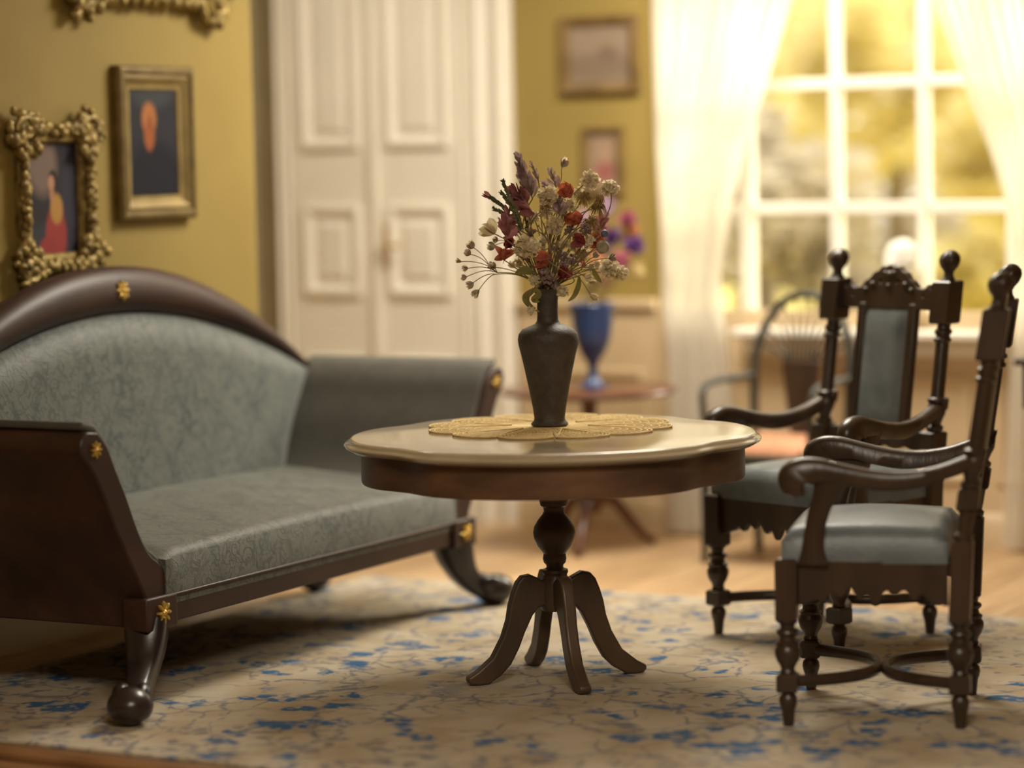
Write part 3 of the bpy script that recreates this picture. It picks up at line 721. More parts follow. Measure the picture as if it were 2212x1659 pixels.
def settle(items, anchor, fixed=(), iters=700, lat=0.017, dmax=0.18, k=1.0):
    """items: lists of spheres (centre, radius), one list a flower; each flower is shifted as a whole, mostly in depth, until heads only touch"""
    ow = np.array([i for i, it in enumerate(items) for _ in it]); c = np.array([list(p) for it in items for p, _ in it]); r = np.array([q for it in items for _, q in it])
    nn = np.array(list(n2)); D = np.zeros((len(items), 3)); an = np.array(list(anchor))
    fc = np.array([list(p) for p, _ in fixed]).reshape(-1, 3); fr = np.array([q for _, q in fixed])
    diff = ow[:, None] != ow[None, :]; rng = np.random.RandomState(4)
    cnt = np.bincount(ow)
    for t in range(iters):
        p = c + D[ow]; v = p[:, None] - p[None]; d = np.linalg.norm(v, axis=2) + 1e-9
        pen = np.where(diff, np.maximum(0, (r[:, None] + r[None]) * k - d), 0)
        nrm = v / d[..., None]
        dep = nrm @ nn; sg = np.where(dep >= 0, 1, -1) * np.where(ow[:, None] == ow[None], 1, 1)
        push = nrm * 0.45 + sg[..., None] * nn * 0.75
        f = (push * pen[..., None]).sum(1)
        if len(fc):
            v2 = p[:, None] - fc[None]; d2 = np.linalg.norm(v2, axis=2) + 1e-9; pe2 = np.maximum(0, r[:, None] * .9 + fr[None] - d2)
            f += ((v2 / d2[..., None] * .5 - nn * .9) * pe2[..., None]).sum(1)
        F_ = np.zeros_like(D)
        for q in range(3): F_[:, q] = np.bincount(ow, f[:, q])
        step = F_ * 0.22
        ln = np.linalg.norm(step, axis=1, keepdims=True); step *= np.minimum(1, 0.006 / (ln + 1e-9))
        D += step
        dd = D @ nn; la = D - dd[:, None] * nn; ll = np.linalg.norm(la, axis=1, keepdims=True); la = la * np.minimum(1, lat / (ll + 1e-9)) * 0.995
        mid = np.array([(c[ow == i].mean(0) - an) @ nn for i in range(len(items))]) if t == 0 else mid
        dd = np.clip(mid + dd, -dmax, dmax) - mid
        D = la + dd[:, None] * nn
    return [Vector(x) for x in D]

class Router:
    """stems leave the vase side by side and bend round the other flowers' heads"""
    def __init__(s, heads, rim): s.heads = heads; s.paths = {}; s.rim = rim        # rim: centre, inner and outer radius of the vase mouth
    def cost(s, pts, key, own, rad, skip):
        P = np.array([list(p) for p in pts]); e = 0.0
        hc = s.hc; d = np.linalg.norm(P[:, None] - hc[None], axis=2); m = np.maximum(0, s.hr[None] * 0.92 + rad - d); m[:, s.ho == own] = 0
        e += m.sum() * 1.0
        rc, ri, ro = s.rim; rr = np.hypot(P[:, 0] - rc.x, P[:, 1] - rc.y); low = P[:, 2] < rc.z + 0.004 + rad
        e += (np.where(low, np.maximum(0, np.minimum(rr + rad - ri, ro + rad + .002 - rr)), 0)).sum() * 4.0
        if len(s.oc):
            dm = ((P * P).sum(1)[:, None] + s.o2[None] - 2 * P @ s.oc.T); e += np.maximum(0, rad + s.orad[None] + 0.0006 - np.sqrt(np.maximum(dm, 0))).sum() * 3.0
        return e
    def route(s, key, own, pre, a, b_, rad, rnd, tries=60, bend=0.05, skip=False):
        s.hc = np.array([list(p) for p, _, _ in s.heads]); s.hr = np.array([q for _, q, _ in s.heads]); s.ho = np.array([o for _, _, o in s.heads])
        oth = [v for k_, v in s.paths.items() if k_ != key and not (skip and k_[0] == own)]
        s.oc = np.concatenate([q for q, _ in oth]) if oth else np.zeros((0, 3)); s.orad = np.concatenate([np.full(len(q), r_) for q, r_ in oth]) if oth else np.zeros(0); s.o2 = (s.oc ** 2).sum(1)
        best = None; a = Vector(a); b_ = Vector(b_); L_ = (b_ - a).length
        for t in range(tries):
            w = bend * (t / tries) ** .5 * min(1, L_ / .12)
            c1 = a + (b_ - a) * .33 + Vector((0, 0, min(.03, L_ * .2))) + Vector((rnd.gauss(0, w), rnd.gauss(0, w), rnd.gauss(0, w * .5)))
            c2 = a + (b_ - a) * .70 + Vector((0, 0, min(.02, L_ * .1))) + Vector((rnd.gauss(0, w), rnd.gauss(0, w), rnd.gauss(0, w * .5)))
            pts = [Vector(q) for q in pre] + [a * (1 - f) ** 3 + c1 * (3 * f * (1 - f) ** 2) + c2 * (3 * f * f * (1 - f)) + b_ * f ** 3 for f in [i / 16 for i in range(17)]]
            e = s.cost(pts, key, own, rad, skip) + 0.004 * w
            if best is None or e < best[0]: best = (e, pts)
            if e < 1e-6: break
        s.paths[key] = (np.array([list(p) for p in best[1]]), rad); return best[1]

def slots(n, R_): return [(R_ * math.sqrt((i + .5) / n) * math.cos(i * 2.39996), R_ * math.sqrt((i + .5) / n) * math.sin(i * 2.39996)) for i in range(n)]
def match(targets, sl, rnd):
    """give each stem the place in the neck that lies on its own side, so stems fan out without crossing"""
    n = len(targets); idx = list(range(n)); T = [(x / .2, y / .2) for x, y in targets]; S_ = [(x / .022, y / .022) for x, y in sl]
    c = lambda i, j: (T[i][0] - S_[j][0]) ** 2 + (T[i][1] - S_[j][1]) ** 2
    for _ in range(30000):
        i, j = rnd.randrange(n), rnd.randrange(n)
        if c(i, idx[j]) + c(j, idx[i]) < c(i, idx[i]) + c(j, idx[j]): idx[i], idx[j] = idx[j], idx[i]
    return idx

# ---- shapes of the heads
def ruffle(m, c, r_, rnd, n=46, d=None, wide=0.5):
    for i in range(n):
        d_ = Vector((rnd.gauss(0, 1), rnd.gauss(0, 1), rnd.gauss(0, 1))).normalized()
        mx = orient(d_, Vector(c) + d_ * r_ * rnd.uniform(0.12, 0.38), rnd.uniform(0, 6.3))
        L_ = r_ * rnd.uniform(0.40, 0.60); w = r_ * rnd.uniform(0.22, 0.36) * wide * 2
        cp = rnd.uniform(0.05, 0.2) * r_
        m.add([(-w * .25, 0, 0), (w * .25, 0, 0), (-w * .8, cp, L_ * .6), (0, -cp, L_ * .62), (w * .8, cp, L_ * .6), (-w * .6, cp * 2.2, L_ * .95), (0, cp * .3, L_ * 1.05), (w * .6, cp * 2.2, L_ * .95)],
              [(0, 1, 3, 2), (1, 4, 3), (2, 3, 6, 5), (3, 4, 7, 6)], mx)
    m.ell(c, r_ * .45, r_ * .45, r_ * .45, 8, 5)
def petal(m, base, d, L_, w, rnd, cup=0.25):
    mx = orient(d, base, rnd.uniform(0, 6.3))
    vs = []; fs = []
    for i, (t, k) in enumerate(((0, .15), (.3, .8), (.6, 1), (.85, .6), (1, .05))):
        for q in (-1, 0, 1): vs.append((q * w * k * .5, cup * L_ * (t * t) * .6 + abs(q) * w * .18 * k, t * L_))
    for i in range(4):
        for q in range(2): a = i * 3 + q; fs.append((a, a + 1, a + 4, a + 3))
    m.add(vs, fs, mx)

# ---- the list of flowers: name, label, heads as spheres, foot of the head (where the stem ends), builder(thing, shift)
FLOWERS = []
def reg(name, label, spheres, foot, build, rad=0.0017): FLOWERS.append((name, label, spheres, foot, build, rad))
CREAM = ['ruffled cream blossom touching the thin stem of the lone round bud', 'ruffled cream blossom just under the topmost cream one', 'ruffled cream blossom at the heart of the bouquet', 'largest ruffled cream blossom, between two bright red buds',
    'pale frilly blossom above the golden tassels', 'outermost pale frilly blossom above the golden tassels', 'small cream blossom above the curled olive leaf', 'big pale frilly blossom low on the window side', 'outermost pale frilly blossom low on the window side',
    'cream blossom under the topmost red bud', 'cream blossom between the topmost red bud and the pale frilly ones', 'pale blossom beside the red bud near the blue berry', 'cream blossom behind the dark crimson bud', 'cream blossom lying over the vase rim',
    'cream blossom beside the lilac cluster under the paired red buds', 'cream blossom behind the heather shoots', 'cream blossom behind the largest ruffled one', 'cream blossom next to the dark crimson bud',
    'small cream blossom beside the red bud on the door side', 'small cream blossom behind the lowest red bud', 'small cream blossom under the dark crimson bud', 'cream blossom beside the mauve sprig in the heart', 'small cream blossom above the lilac clusters', 'small pale blossom between the round dark buds', 'small cream blossom among the twigs of the door-side sprigs']
for i, (x, y, r_, mt, off) in enumerate([(975, 445, 100, 'cream', -.055), (955, 575, 85, 'cream', -.05), (1040, 725, 95, 'cream', -.075), (775, 935, 125, 'cream', -.085), (1370, 310, 100, 'cream_pale', -.01),
        (1555, 375, 90, 'cream_pale', .0), (850, 1250, 62, 'cream', -.05), (1560, 1130, 105, 'cream_pale', -.02), (1660, 1180, 85, 'cream_pale', -.01), (1180, 520, 75, 'cream', -.02), (1270, 420, 62, 'cream', 0.02),
        (1360, 860, 60, 'cream_pale', -.04), (1290, 990, 90, 'cream', .01), (1105, 1345, 65, 'cream', -.05), (1240, 820, 60, 'cream', -.03), (830, 650, 70, 'cream', .02), (930, 880, 70, 'cream', .0), (1130, 900, 60, 'cream', -.02), (700, 1080, 48, 'cream', -.02), (880, 1090, 46, 'cream', .02), (1210, 930, 50, 'cream', -.05), (1120, 620, 55, 'cream', .0), (1000, 1090, 48, 'cream', .02), (1440, 1090, 48, 'cream_pale', .02), (640, 1100, 40, 'cream', .02)]):
    def mk(p=fpos(x, y, off), r_=r_, mt=mt):
        def build(t, c):
            m = MB(); ruffle(m, c(p), px(r_), FR, 60 if r_ > 80 else 40); m.build('blossom', mt, t, smooth=False)
        return p, build
    p, bl = mk(); reg('cream_blossom', CREAM[i], [(p, px(r_) * .93)], p, bl)
for i, (x, y, r_) in enumerate([(1330, 470, 85), (1430, 560, 85), (1385, 700, 95), (1460, 470, 60)]):
    def mk(p=fpos(x, y, -.02 - .01 * i), r_=r_):
        def build(t, c):
            m = MB(); o_ = c(p)
            for q in range(70):
                d = Vector((FR.gauss(0, 1), FR.gauss(0, 1), FR.gauss(.2, 1))).normalized() * px(r_) * FR.uniform(.65, .95)
                m.tube(bez(o_, o_ + d * .7 + Vector((0, 0, .010)), o_ + d + Vector((0, 0, -.010)), 4), [0.0022, 0.002, 0.0017, 0.0013, 0.0008], 4)
            m.build('tassel', 'gold_tassel', t)
        return p, build
    p, bl = mk(); reg('golden_tassel', ('golden grass tassel beside the topmost red bud', 'golden grass tassel in the middle of the tassel bunch', 'lowest golden grass tassel, next to the paired red buds', 'smallest golden grass tassel under the pale frilly blossom')[i], [(p, px(r_) * .9)], p, bl)
REDS = ('topmost pointed red bud, beside the pale frilly blossoms', 'smaller red bud of the pair under the tassels', 'larger red bud of the pair under the tassels', 'red bud beside the blue berry', 'big red bud on the door side above the sprigs', 'red bud between the largest cream blossom and the lilac clusters', 'dark crimson bud under the paired red buds', 'tiny red bud among the window-side twigs', 'dark crimson bud lying on the lilac clusters', 'dark crimson bud behind the big door-side red one')
for i, (x, y, r_, mt, off) in enumerate([(1160, 395, 80, 'red', -.05), (1165, 660, 55, 'red', -.06), (1255, 675, 70, 'red', -.07), (1440, 885, 75, 'red', -.03), (560, 1000, 95, 'red', -.05), (930, 1050, 85, 'red', -.085), (1265, 875, 65, 'darkred', -.06),
        (1310, 1095, 45, 'red', -.03), (1120, 1180, 70, 'darkred', -.06), (600, 900, 70, 'darkred', -.03)]):
    def mk(p=fpos(x, y, off), r_=r_, mt=mt):
        d = Vector((FR.uniform(-1, 1), -.4, FR.uniform(-.3, .5))).normalized(); L_ = px(r_)
        def build(t, c):
            m = MB(); o_ = c(p)
            for q in range(5):
                side = Matrix.Rotation(2 * PI * q / 5, 3, d) @ d.orthogonal().normalized()
                petal(m, o_ - d * L_ * .85 + side * L_ * .1, (d + side * .38), L_ * 1.8, L_ * 1.05, FR, -.1)
            m.ell(tuple(o_), L_ * .42, L_ * .42, L_ * .5, 8, 6); m.build('bud', mt, t)
        return p, d, L_, build
    p, d, L_, bl = mk(); reg('red_bud', REDS[i], [(p, L_ * .75), (p - d * L_ * .55, L_ * .4), (p + d * L_ * .5, L_ * .55)], p - d * L_ * .8, bl)
def spike(x0, y0, x1, y1, mt, n, L_, w, label, off=-.03, spread=0.5):
    a = fpos(x0, y0, off); b = fpos(x1, y1, off); ax = (a - b).normalized()
    def build(t, c):
        A, B = c(a), c(b); MB().tube(bez(B, (A + B) / 2 + Vector((0.004, 0, 0)), A, 8), 0.002, 5).build('spike_stem', 'stem', t)
        m = MB()
        for i in range(n):
            f = (i + .5) / n; side = Matrix.Rotation(i * 2.4, 3, ax) @ ax.orthogonal().normalized(); k = 1 - .45 * f
            petal(m, B.lerp(A, f), ax + side * spread * (1.25 - f * .6), px(L_) * k * FR.uniform(.8, 1.15), px(w) * k, FR, .2)
        m.build('petals', mt, t)
    hw = px(L_) * (.36 if spread < .65 else .48)
    reg('flower_spike', label, [(b.lerp(a, f) + ax * px(L_) * .45 * (1 - .45 * f), hw * (1.05 - .5 * f)) for f in (0.05, .35, .65, .95)], b, build)
spike(690, 95, 830, 480, 'mauve', 46, 130, 62, 'tall mauve flower spike topping the bouquet', -.03, .6)
spike(820, 150, 890, 330, 'mauve', 12, 70, 40, 'thin mauve sprig beside the tall mauve spike', .01)
spike(1000, 215, 1050, 370, 'mauve', 10, 90, 50, 'short mauve sprig between the tall spike and the red bud', 0)
spike(920, 320, 1040, 420, 'mauve', 12, 70, 45, 'mauve sprig lying behind the topmost cream blossom', .05)
spike(1085, 480, 1080, 640, 'mauve', 16, 100, 60, 'mauve sprig in the heart of the bouquet', -.04)
spike(640, 400, 790, 520, 'plum', 24, 150, 85, 'plum-coloured petal cluster under the tall mauve spike', -.06, .8)
spike(690, 545, 850, 610, 'plum', 14, 130, 75, 'plum-coloured petals beside the cream blossoms', -.08, .7)
spike(610, 620, 580, 860, 'plum', 18, 140, 72, 'plum-coloured spike above the bright red bud', -.07, .7)
spike(1500, 640, 1430, 800, 'plum', 10, 110, 60, 'plum-coloured petals beneath the golden tassels', .03, .8)
spike(540, 700, 600, 800, 'plum', 8, 120, 60, 'plum-coloured sprig beside the beige cup flower', .03, .8)
LILAC = ['lilac-grey cluster over the vase neck', 'lowest lilac-grey cluster, resting on the vase rim', 'lilac-grey cluster on the window side of the lowest red bud', 'lilac-grey cluster behind the lowest red bud', 'lilac-grey cluster beside the small cream blossom over the leaf', 'lilac-grey cluster under the paired red buds',
    'lilac-grey cluster under the heart blossom', 'small lilac-grey cluster beside the plum spike', 'lilac-grey cluster under the lowest golden tassel', 'lilac-grey cluster above the largest cream blossom', 'lilac-grey cluster behind the crimson bud at the rim', 'lilac-grey cluster beside the big door-side red bud']
for i, (x, y, r_) in enumerate([(960, 1200, 85), (1010, 1270, 75), (1180, 1040, 85), (1090, 1010, 65), (930, 1150, 60), (1200, 790, 80), (1040, 930, 60), (660, 790, 45), (1330, 760, 62), (820, 800, 55), (1130, 1110, 60), (740, 1020, 50)]):
    def mk(p=fpos(x, y, -.06 + .03 * (i % 4)), r_=r_):
        def build(t, c):
            m = MB(); o_ = c(p)
            for q in range(26):
                d = Vector((FR.gauss(0, 1), FR.gauss(0, 1), FR.gauss(0, 1))).normalized() * px(r_) * FR.uniform(.35, .70); s_ = px(r_) * .19
                m.ell(tuple(o_ + d), s_, s_, s_, 7, 5); petal(m, o_ + d, d, s_ * 1.6, s_ * 1.4, FR)
            m.build('cluster', 'mauve', t)
        return p, build
    p, bl = mk(); reg('lilac_cluster', LILAC[i], [(p, px(r_) * .93)], p, bl)
def heather(pts, label, tip=None, off=-.06):
    P = [fpos(x, y, off) for x, y in pts]; full = spline(P, 8)
    def build(t, c):
        sp = [c(p) for p in full]; MB().tube(sp, 0.0035, 6).build('shoot', 'heather', t); m = MB()
        for i, p in enumerate(sp):
            ax = (sp[min(i + 1, len(sp) - 1)] - sp[max(i - 1, 0)]).normalized() * -1
            for q in range(5):
                side = Matrix.Rotation(q * 1.256 + i, 3, ax) @ ax.orthogonal().normalized(); petal(m, p, ax * 1.6 + side, 0.012, 0.0055, FR)
        m.build('needles', 'heather', t)
        if tip:
            m = MB(); d = (P[0] - P[1]).normalized()
            for q in range(5): petal(m, c(P[0]), d + (Matrix.Rotation(q * 1.256, 3, d) @ d.orthogonal().normalized()) * .2, 0.03, 0.014, FR)
            m.build('tip_bud', tip, t)
    reg('heather_stem', label, [(p, 0.0085) for p in full[::3]], P[-1], build)
heather([(555, 320), (600, 430), (680, 600), (740, 760)], 'dark green heather shoot crossing the plum petals', None, -.115)
heather([(545, 425), (620, 540), (690, 690), (720, 780)], 'dark green heather shoot leaning beside its taller twin', None, -.09)
heather([(440, 470), (500, 510), (560, 560), (640, 680)], 'green heather shoot with a pink tip reaching towards the door', 'plum', -.03)
heather([(475, 575), (540, 610), (620, 690), (690, 760)], 'short green heather shoot above the beige cup flower', None, .0)
heather([(770, 640), (775, 700), (780, 790)], 'stubby green heather shoot behind the cream blossoms', None, .03)
TWIGS = {}
def sprig(root, tips, label, off=-.04, cup='greybud', white=True, sz=34):
    rp = fpos(*root, off); T_ = [(fpos(x, y, off + FR.uniform(-.025, .025)), px(sz * s_)) for x, y, s_ in tips]; me_ = len(FLOWERS)
    def build(t, c):
        for k, (p, L_) in enumerate(T_):
            pts = ROUTE.route((me_, 't', k), me_, [], c(rp) + Vector(t.location), c(p) + Vector(t.location), 0.0013, FR, 40, .03, True)
            MB().tube([q - Vector(t.location) for q in pts], 0.0013, 5).build('twig', 'stem', t)
            m = MB(); d = (p - rp).normalized(); o_ = c(p)
            for q in range(6): petal(m, o_ - d * L_ * .2, d + (Matrix.Rotation(q * 1.047, 3, d) @ d.orthogonal().normalized()) * .55, L_ * 1.35, L_ * .8, FR, .1)
            hd = m.build('flower_head', cup, t)
            if white:
                m = MB()
                for q in range(7): petal(m, o_ + d * L_ * .2, d + Vector((FR.gauss(0, .35), FR.gauss(0, .35), FR.gauss(0, .35))), L_ * 1.2, L_ * .6, FR)
                m.build('petals', 'cream_pale', hd)
    reg('spray_sprig', label, [(p + (p - rp).normalized() * L_ * .5, L_ * .8) for p, L_ in T_], rp, build, 0.0015)
sprig((500, 1175), [(155, 1070, 1), (215, 1135, 1), (205, 1215, 1), (460, 1130, 1.5)], 'dried baby\'s-breath sprig with tiny buds reaching towards the door', -.06)
sprig((480, 1190), [(265, 1275, 1.3), (320, 1345, 1.5)], 'drooping dried baby\'s-breath sprig with open white ends', -.09)
sprig((430, 1120), [(240, 1000, 1.2), (270, 935, 1.4)], 'rising dried baby\'s-breath sprig above the lowest one', -.02)
sprig((600, 900), [(470, 920, 1.4), (500, 870, 1)], 'short dried baby\'s-breath sprig beside the bright red bud', .02)
sprig((1040, 380), [(1110, 170, 1.7)], 'lone round bud on a thin stem above the bouquet', .0)
sprig((1300, 1130), [(1410, 1025, 1.2), (1560, 1040, 1.4), (1360, 1130, 1.2)], 'dried sprig with dark round buds on the window side', -.08, 'greybud', False)
sprig((1180, 1180), [(1330, 1210, 1.4), (1380, 1385, 1.6), (1370, 1250, 1.2)], 'dried sprig with small frilly yellowish ends drooping over the vase', -.07, 'cream')
sprig((1010, 1000), [(900, 640, .7), (940, 720, .7), (890, 740, .7)], 'bundle of thin bare twigs in the middle of the bouquet', -.12, 'greybud', False, 20)
def mk_cup(p=fpos(420, 765, -.04)):
    d = Vector((-.7, -.2, .6)).normalized()
    def build(t, c):
        m = MB(); o_ = c(p)
        for q in range(9): petal(m, o_ - d * px(60), d + (Matrix.Rotation(q * .7, 3, d) @ d.orthogonal().normalized()) * .7, px(135), px(90), FR, -.3)
        m.build('petals', 'cream', t)
    reg('cup_flower', 'beige papery cup flower with dark veins on the door side', [(p + d * px(15), px(72))], p - d * px(58), build)
mk_cup()
for x, y, r_, mt in ((1510, 805, 32, 'blueberry'), (1490, 930, 55, 'greybud')):
    def mk(p=fpos(x, y, -.03), r_=r_, mt=mt):
        def build(t, c):
            m = MB(); m.ell(tuple(c(p)), px(r_), px(r_), px(r_), 12, 8)
            if mt == 'greybud': ruffle(m, c(p), px(r_) * 1.1, FR, 24)
            m.build('berry', mt, t)
        return p, build
    p, bl = mk(); reg('berry_stem', 'single blue berry beside the red bud' if mt == 'blueberry' else 'grey wrinkled seed head under the blue berry', [(p, px(r_) * 1.02)], p, bl, .0014)
def blade(pts, w, label, mt='leaf', off=-.05):
    P = [fpos(x, y, off) for x, y in pts]; full = spline(P, 6)
    def build(t, c):
        sp = [c(p) for p in full]; m = MB(); vs = []; fs = []; n = len(sp)
        for i, p in enumerate(sp):
            f = i / (n - 1); k = max(math.sin(PI * min(1, f * .93 + .07)) ** .8, .05) * px(w) / 2
            tt = (sp[min(i + 1, n - 1)] - sp[max(i - 1, 0)]).normalized(); a = tt.cross(n2).normalized()
            for q in (-1, 0, 1): vs.append(tuple(p + a * (q * k) - n2 * (k * .5 if q == 0 else 0)))
        for i in range(n - 1):
            for q in range(2): a = i * 3 + q; fs.append((a, a + 1, a + 4, a + 3))
        m.add(vs, fs); m.build('blade', mt, t)
    reg('dried_leaf', label, [(p, px(w) * .40) for p in full[2::3]], P[0], build, .0014)
blade([(880, 1320), (810, 1360), (765, 1410), (800, 1480), (900, 1545)], 55, 'curled olive leaf hanging beside the vase neck', 'leaf', -.07)
blade([(870, 1330), (890, 1380), (840, 1430), (900, 1450)], 50, 'rolled olive leaf hanging against the curled one', 'leaf', -.095)
blade([(1270, 1210), (1265, 1290), (1225, 1390), (1165, 1445)], 42, 'slim olive leaf arching down beside the vase neck', 'leaf', -.08)
blade([(1400, 1140), (1430, 1200), (1480, 1270)], 40, 'short olive leaf under the pale frilly blossoms', 'leaf', -.1)
blade([(830, 1180), (760, 1150), (660, 1190)], 70, 'broad brownish leaf low on the door side', 'leaf', -.08)
def mk_hang(p=fpos(822, 1530, -.115)):
    def build(t, c): m = MB(); ruffle(m, c(p), px(50), FR, 26); m.build('blossom', 'cream_pale', t, smooth=False)
    reg('cream_blossom', 'small white blossom hanging from the curled olive leaf', [(p, px(50) * .93)], p, build, .0013)
mk_hang()

def arrange(fl, mouth, neck, depth, fixed, rim_r, cat_group, settle_kw):
    """settle the heads, give every stem its own place in the neck, lead it round the other heads, then build"""
    global ROUTE
    sh = settle([f[2] for f in fl], mouth, fixed, **settle_kw)
    heads = [(p + sh[i], r_, i) for i, f in enumerate(fl) for p, r_ in f[2]]
    ROUTE = Router(heads, (mouth + Vector((0, 0, .019)), *rim_r)); rnd = random.Random(2); sl = slots(len(fl), neck)
    idx = match([((f[3] + sh[i]).x - mouth.x, (f[3] + sh[i]).y - mouth.y) for i, f in enumerate(fl)], sl, rnd)
    order = sorted(range(len(fl)), key=lambda i: (fl[i][3] + sh[i] - mouth).length); out = {}
    for ps in range(3):
        for i in order:
            sx_, sy_ = sl[idx[i]]; rim = mouth + Vector((sx_ * 1.45, sy_ * 1.45, 0.022))
            pre = [mouth + Vector((sx_, sy_, -depth)), mouth + Vector((sx_, sy_, -depth * .5)), mouth + Vector((sx_ * 1.03, sy_ * 1.03, -.004)), mouth + Vector((sx_ * 1.18, sy_ * 1.18, .009))]
            out[i] = ROUTE.route((i, 's', 0), i, pre, rim, fl[i][3] + sh[i], fl[i][5], rnd, 130, .06)
    base = mouth - Vector((0, 0, depth))
    for i, (name, label, sp, foot, build, rad) in enumerate(fl):
        t = thing(name, label, 'flower', base, 0, cat_group)
        MB().tube([q - base for q in out[i]], rad, 6).build('stem', 'stem', t)
        build(t, lambda p, i=i: Vector(p) + sh[i] - base)
arrange(FLOWERS, MOUTH, 0.0215, 0.06, [(MOUTH + Vector((0, 0, .004)), .040), (MOUTH + Vector((0, 0, -.03)), .034), (MOUTH + Vector((0, 0, -.06)), .034)], (.041, .047), GRP, dict())

# ================================================================== CARVED ARMCHAIRS  (local: +x forward)
LEGP = [(0.012, 0.0), (0.0145, 0.002), (0.019, 0.045), (0.0235, 0.058), (0.0255, 0.070), (0.0235, 0.082), (0.017, 0.090), (0.020, 0.094)]
LEGU = [(0.018, 0.145), (0.022, 0.150), (0.019, 0.158), (0.022, 0.168), (0.031, 0.182), (0.0365, 0.200), (0.036, 0.212), (0.030, 0.222), (0.033, 0.227), (0.033, 0.231), (0.024, 0.237), (0.022, 0.248), (0.029, 0.254), (0.031, 0.260), (0.029, 0.265), (0.020, 0.270), (0.021, 0.280), (0.029, 0.288), (0.029, 0.295)]
def cbox(m, x, y, z0, z1, h, ch=0.006, mx=None):
    l = []
    for z, k in ((z0, h - ch), (z0 + ch, h), (z1 - ch, h), (z1, h - ch)):
        l.append([(x + a * k, y + b * k, z) for a, b in ((-1, -1), (1, -1), (1, 1), (-1, 1))])
    m.rings(l, True, mx)
def make_chair(label):
    t = thing('carved_armchair', label, 'chair', group='carved leather armchairs round the table')
    FXL, FYL, BXL, BYL = 0.232, 0.262, -0.232, 0.238
    for s in (-1, 1):
        m = MB(); mx = Matrix.Translation((FXL, s * FYL, 0))
        m.lathe(LEGP, 18, mx); cbox(m, FXL, s * FYL, 0.094, 0.146, 0.029); m.lathe(LEGU, 18, mx); cbox(m, FXL, s * FYL, 0.290, 0.462, 0.030)
        m.build('front_leg', 'chair_wood', t, angle=35)
    def rake(z): return 0 if z < 0.44 else -0.135 * (z - 0.44) - 0.02 * (z - 0.44) ** 2
    for s in (-1, 1):
        m = MB(); mx = Matrix.Translation((BXL, s * BYL, 0))
        m.lathe(LEGP, 18, mx); cbox(m, BXL, s * BYL, 0.094, 0.146, 0.029); m.lathe(LEGU, 18, mx)
        cbox(m, BXL, s * BYL, 0.290, 0.515, 0.029)
        up_ = [(0.020, 0.51), (0.027, 0.520), (0.027, 0.530), (0.020, 0.537), (0.0215, 0.56), (0.0225, 0.60)]
        m.lathe(up_, 18, mx); cbox(m, BXL, s * BYL, 0.595, 0.655, 0.030)
        up2 = [(0.020, 0.65), (0.028, 0.662), (0.028, 0.670), (0.019, 0.678), (0.024, 0.695), (0.031, 0.712), (0.031, 0.735), (0.026, 0.745), (0.032, 0.752), (0.032, 0.760), (0.023, 0.766), (0.0225, 0.78), (0.0225, 0.925), (0.022, 0.94),
               (0.029, 0.945), (0.029, 0.953), (0.023, 0.958), (0.0235, 0.966), (0.029, 0.970), (0.029, 0.978), (0.022, 0.984), (0.022, 1.005)]
        m.lathe(up2, 18, mx); cbox(m, BXL, s * BYL, 1.0, 1.138, 0.036, 0.005)
        m.v = [(x + rake(z), y, z) for x, y, z in m.v]
        ps = m.build('back_post', 'chair_wood', t, angle=35)
        fz = [(0.016, 1.13), (0.024, 1.140), (0.017, 1.150), (0.0145, 1.162), (0.019, 1.172), (0.028, 1.183), (0.0335, 1.198), (0.034, 1.208), (0.030, 1.220), (0.019, 1.231), (0.008, 1.236), (0.001, 1.237)]
        f = MB().lathe(fz, 28, Matrix.Translation((BXL, s * BYL, 0)), 7, 0.07)
        f.v = [(x + rake(z), y, z) for x, y, z in f.v]; f.build('finial', 'chair_wood', ps, angle=50)
    # carved aprons
    def apron(p0, p1, depth, teeth, thick=0.022):
        p0 = Vector(p0); p1 = Vector(p1); d = p1 - p0; L_ = d.length; pts = [(0, 0.458), (0, 0.335)]
        n = 40
        for i in range(n + 1):
            u = i / n; c = abs(u - .5) * 2
            z = 0.335 + 0.045 * (1 - c ** 1.5) * (1 if c > .30 else 0.5 + c)
            if c < 0.75: z += 0.011 * math.sin(u * teeth * 2 * PI) * (1 if c > .3 else 1.3)
            if c < 0.16: z -= 0.020 * (1 - c / .16)
            pts.append((0.02 * L_ + u * L_ * .96, z))
        pts += [(L_, 0.335), (L_, 0.458)]
        ang = math.atan2(d.y, d.x)
        MB().prism(pts, -thick / 2, thick / 2, 'y', Matrix.Translation(p0) @ Matrix.Rotation(ang, 4, 'Z')).build('apron', 'chair_wood', t, bevel=0.003)
    apron((FXL, -FYL + .03, 0), (FXL, FYL - .03, 0), 0.1, 9)
    for s in (-1, 1): apron((BXL + .03, s * BYL, 0), (FXL - .03, s * FYL, 0), 0.1, 8)
    apron((BXL, -BYL + .03, 0), (BXL, BYL - .03, 0), 0.1, 7)
    # seat cushion
    def sxy(u, v):
        x = BXL + 0.03 + u * (FXL - BXL - 0.018); hw = BYL + (FYL - BYL) * u + 0.012
        return (x, (v * 2 - 1) * hw)
    def sz(u, v):
        e = min(1, min(u, 1 - u) * 16, min(v, 1 - v) * 16); e = math.sin(e * PI / 2)
        b = math.sin(PI * u) * math.sin(PI * v)
        return 0.512 + 0.032 * e + 0.026 * b ** .8
    cushion(20, 20, sxy, sz, 'seat_cushion', 'leather', t, 0.45)
